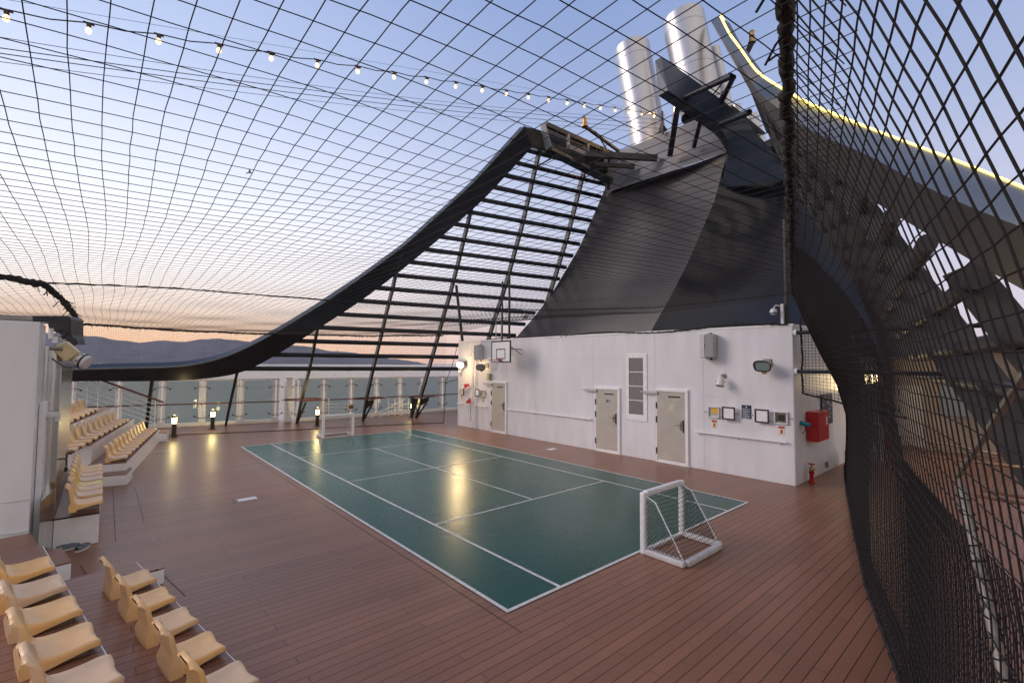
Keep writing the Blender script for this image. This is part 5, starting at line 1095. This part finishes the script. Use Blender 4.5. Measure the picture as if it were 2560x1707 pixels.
t = thing('brace_rod', 'thin brown rod slanting up to the right edge from the pole top', 'rod', PLn(2200, 1095)); MB().cyl((0, 0, 0), (PLn(2352, 862, -.12)-PLn(2200, 1095))*1.6, .012, 8).build('rod', M_galv, t, smooth=True)
# hemp rope at right
# ---- things on the starboard side deck seen through the net
t = thing('deck_handrail', 'orange brown double handrail beyond the side net at the right edge', 'railing'); 
for (x0, y0, x1, y1) in ((2070, 1000, 2300, 1045), (2110, 1045, 2360, 1075), (2255, 1125, 2400, 1150), (2240, 1138, 2400, 1165)): MB().tube([PLn(x0, y0, 1.3), PLn(x1, y1, 1.3)], .022, 6).build('rail', M_teak, t, smooth=True)
t = thing('deck_structure', 'white framed deck house with cream louvres coloured as lit at the right edge', 'building', (0, 0, 0)); s9 = lambda x, y, X=26: PX(2300+x/3.485, 800+y/3.485, X)
MB().slab([s9(440, 320), s9(620, 315), s9(735, 465), s9(470, 460)], (.3, 0, 0)).build('lit_look_louvre', M_litlook, t); q = MB()
for k in range(6): q.bar(s9(445+k*4, 335+k*22, 25.9), s9(635+k*16, 335+k*22, 25.9), .05, .05)
q.build('louvre_bar', M_bronze, t); q = MB(); q.bar(s9(330, 240), s9(520, 195), .3, .1); q.bar(s9(460, 470), s9(760, 475), .3, .15); q.bar(s9(350, 250), s9(460, 460), .2, .1); q.slab([s9(380, 300), s9(450, 320), s9(460, 440)], (.2, 0, 0)); q.bar(s9(640, 340), s9(740, 470), .2, .1); q.build('frame', M_white2, t)
q = MB(); q.box((24, -6.5, -.02), (25, 2, 1.1)); q.build('bulwark', M_whiteold, t)
for i, (x, y) in enumerate(((208, 450), (500, 462), (242, 120))):
    p = s9(x, y, 20); o = thing('deck_lamp', ['warm deck lamp glowing between two black fins, leftmost', 'warm deck lamp glowing under the cream louvres', 'small yellow deck lamp on the upper tube'][i], 'lamp', p, 0, 'small lit lamps beyond the fins'); MB().lathe([(0, -.1), (.12, -.06), (.14, 0), (.1, .06), (0, .08)], n=12).build('lens', M_globe, o, smooth='all'); MB().lathe([(.15, .05), (.16, .12), (0, .14)], n=12).build('cap', M_bronze, o, smooth=True)

# football caught in the net and a gull in the sky
o = thing('football', 'white football with a black mark resting in the ceiling net above the hoop', 'ball', GD(1206, 733, 4.33)+V((0, 0, .09)))
MB().lathe([(.11*math.sin(math.pi*k/14), -.11*math.cos(math.pi*k/14)) for k in range(15)], n=24).build('ball_skin', M_sock, o, smooth='all')
bd = (CP-o.location).normalized(); bx_, by_ = frame(bd); MB().tube([bd*.108+bx_*.03, bd*.112+by_*.01, bd*.108-by_*.035], .009, 5).build('black_mark', M_black, o)
d = ray(573*K, 397*K); o = thing('gull', 'tiny grey gull gliding in the pale sky above the sagging net', 'bird', CP+d*34); q = MB()
q.lathe([(0, -.16), (.035, -.1), (.05, 0), (.04, .1), (.02, .16), (0, .2)], (0, 0, 0), (1, -.3, .1), 10); q.grid([[V((.06, 0, .03)), V((.02, .22, .09)), V((-.1, .48, .02))], [V((-.06, 0, .03)), V((-.08, .22, .08)), V((-.12, .48, .02))]]); q.grid([[V((.06, 0, .03)), V((.02, -.22, .09)), V((-.1, -.48, .02))], [V((-.06, 0, .03)), V((-.08, -.22, .08)), V((-.12, -.48, .02))]]); q.build('gull_body', M_lgrey, o, smooth='all')
# ================================================================== SEA AIR
hz = MB().box((-14000, -8000, -27), (14000, 14000, 760)).build('haze', M_net); hz.data.materials.clear(); hz['kind'] = 'stuff'
hmz = bpy.data.materials.new('sea_haze'); hmz.use_nodes = True; ht = hmz.node_tree; ht.nodes.clear(); ho = ht.nodes.new('ShaderNodeOutputMaterial'); hv_ = ht.nodes.new('ShaderNodeVolumePrincipled')
hv_.inputs['Color'].default_value = (.86, .84, .92, 1); hv_.inputs['Density'].default_value = 2.2e-5; hv_.inputs['Anisotropy'].default_value = 0.1; ht.links.new(hv_.outputs[0], ho.inputs['Volume']); hz.data.materials.append(hmz)
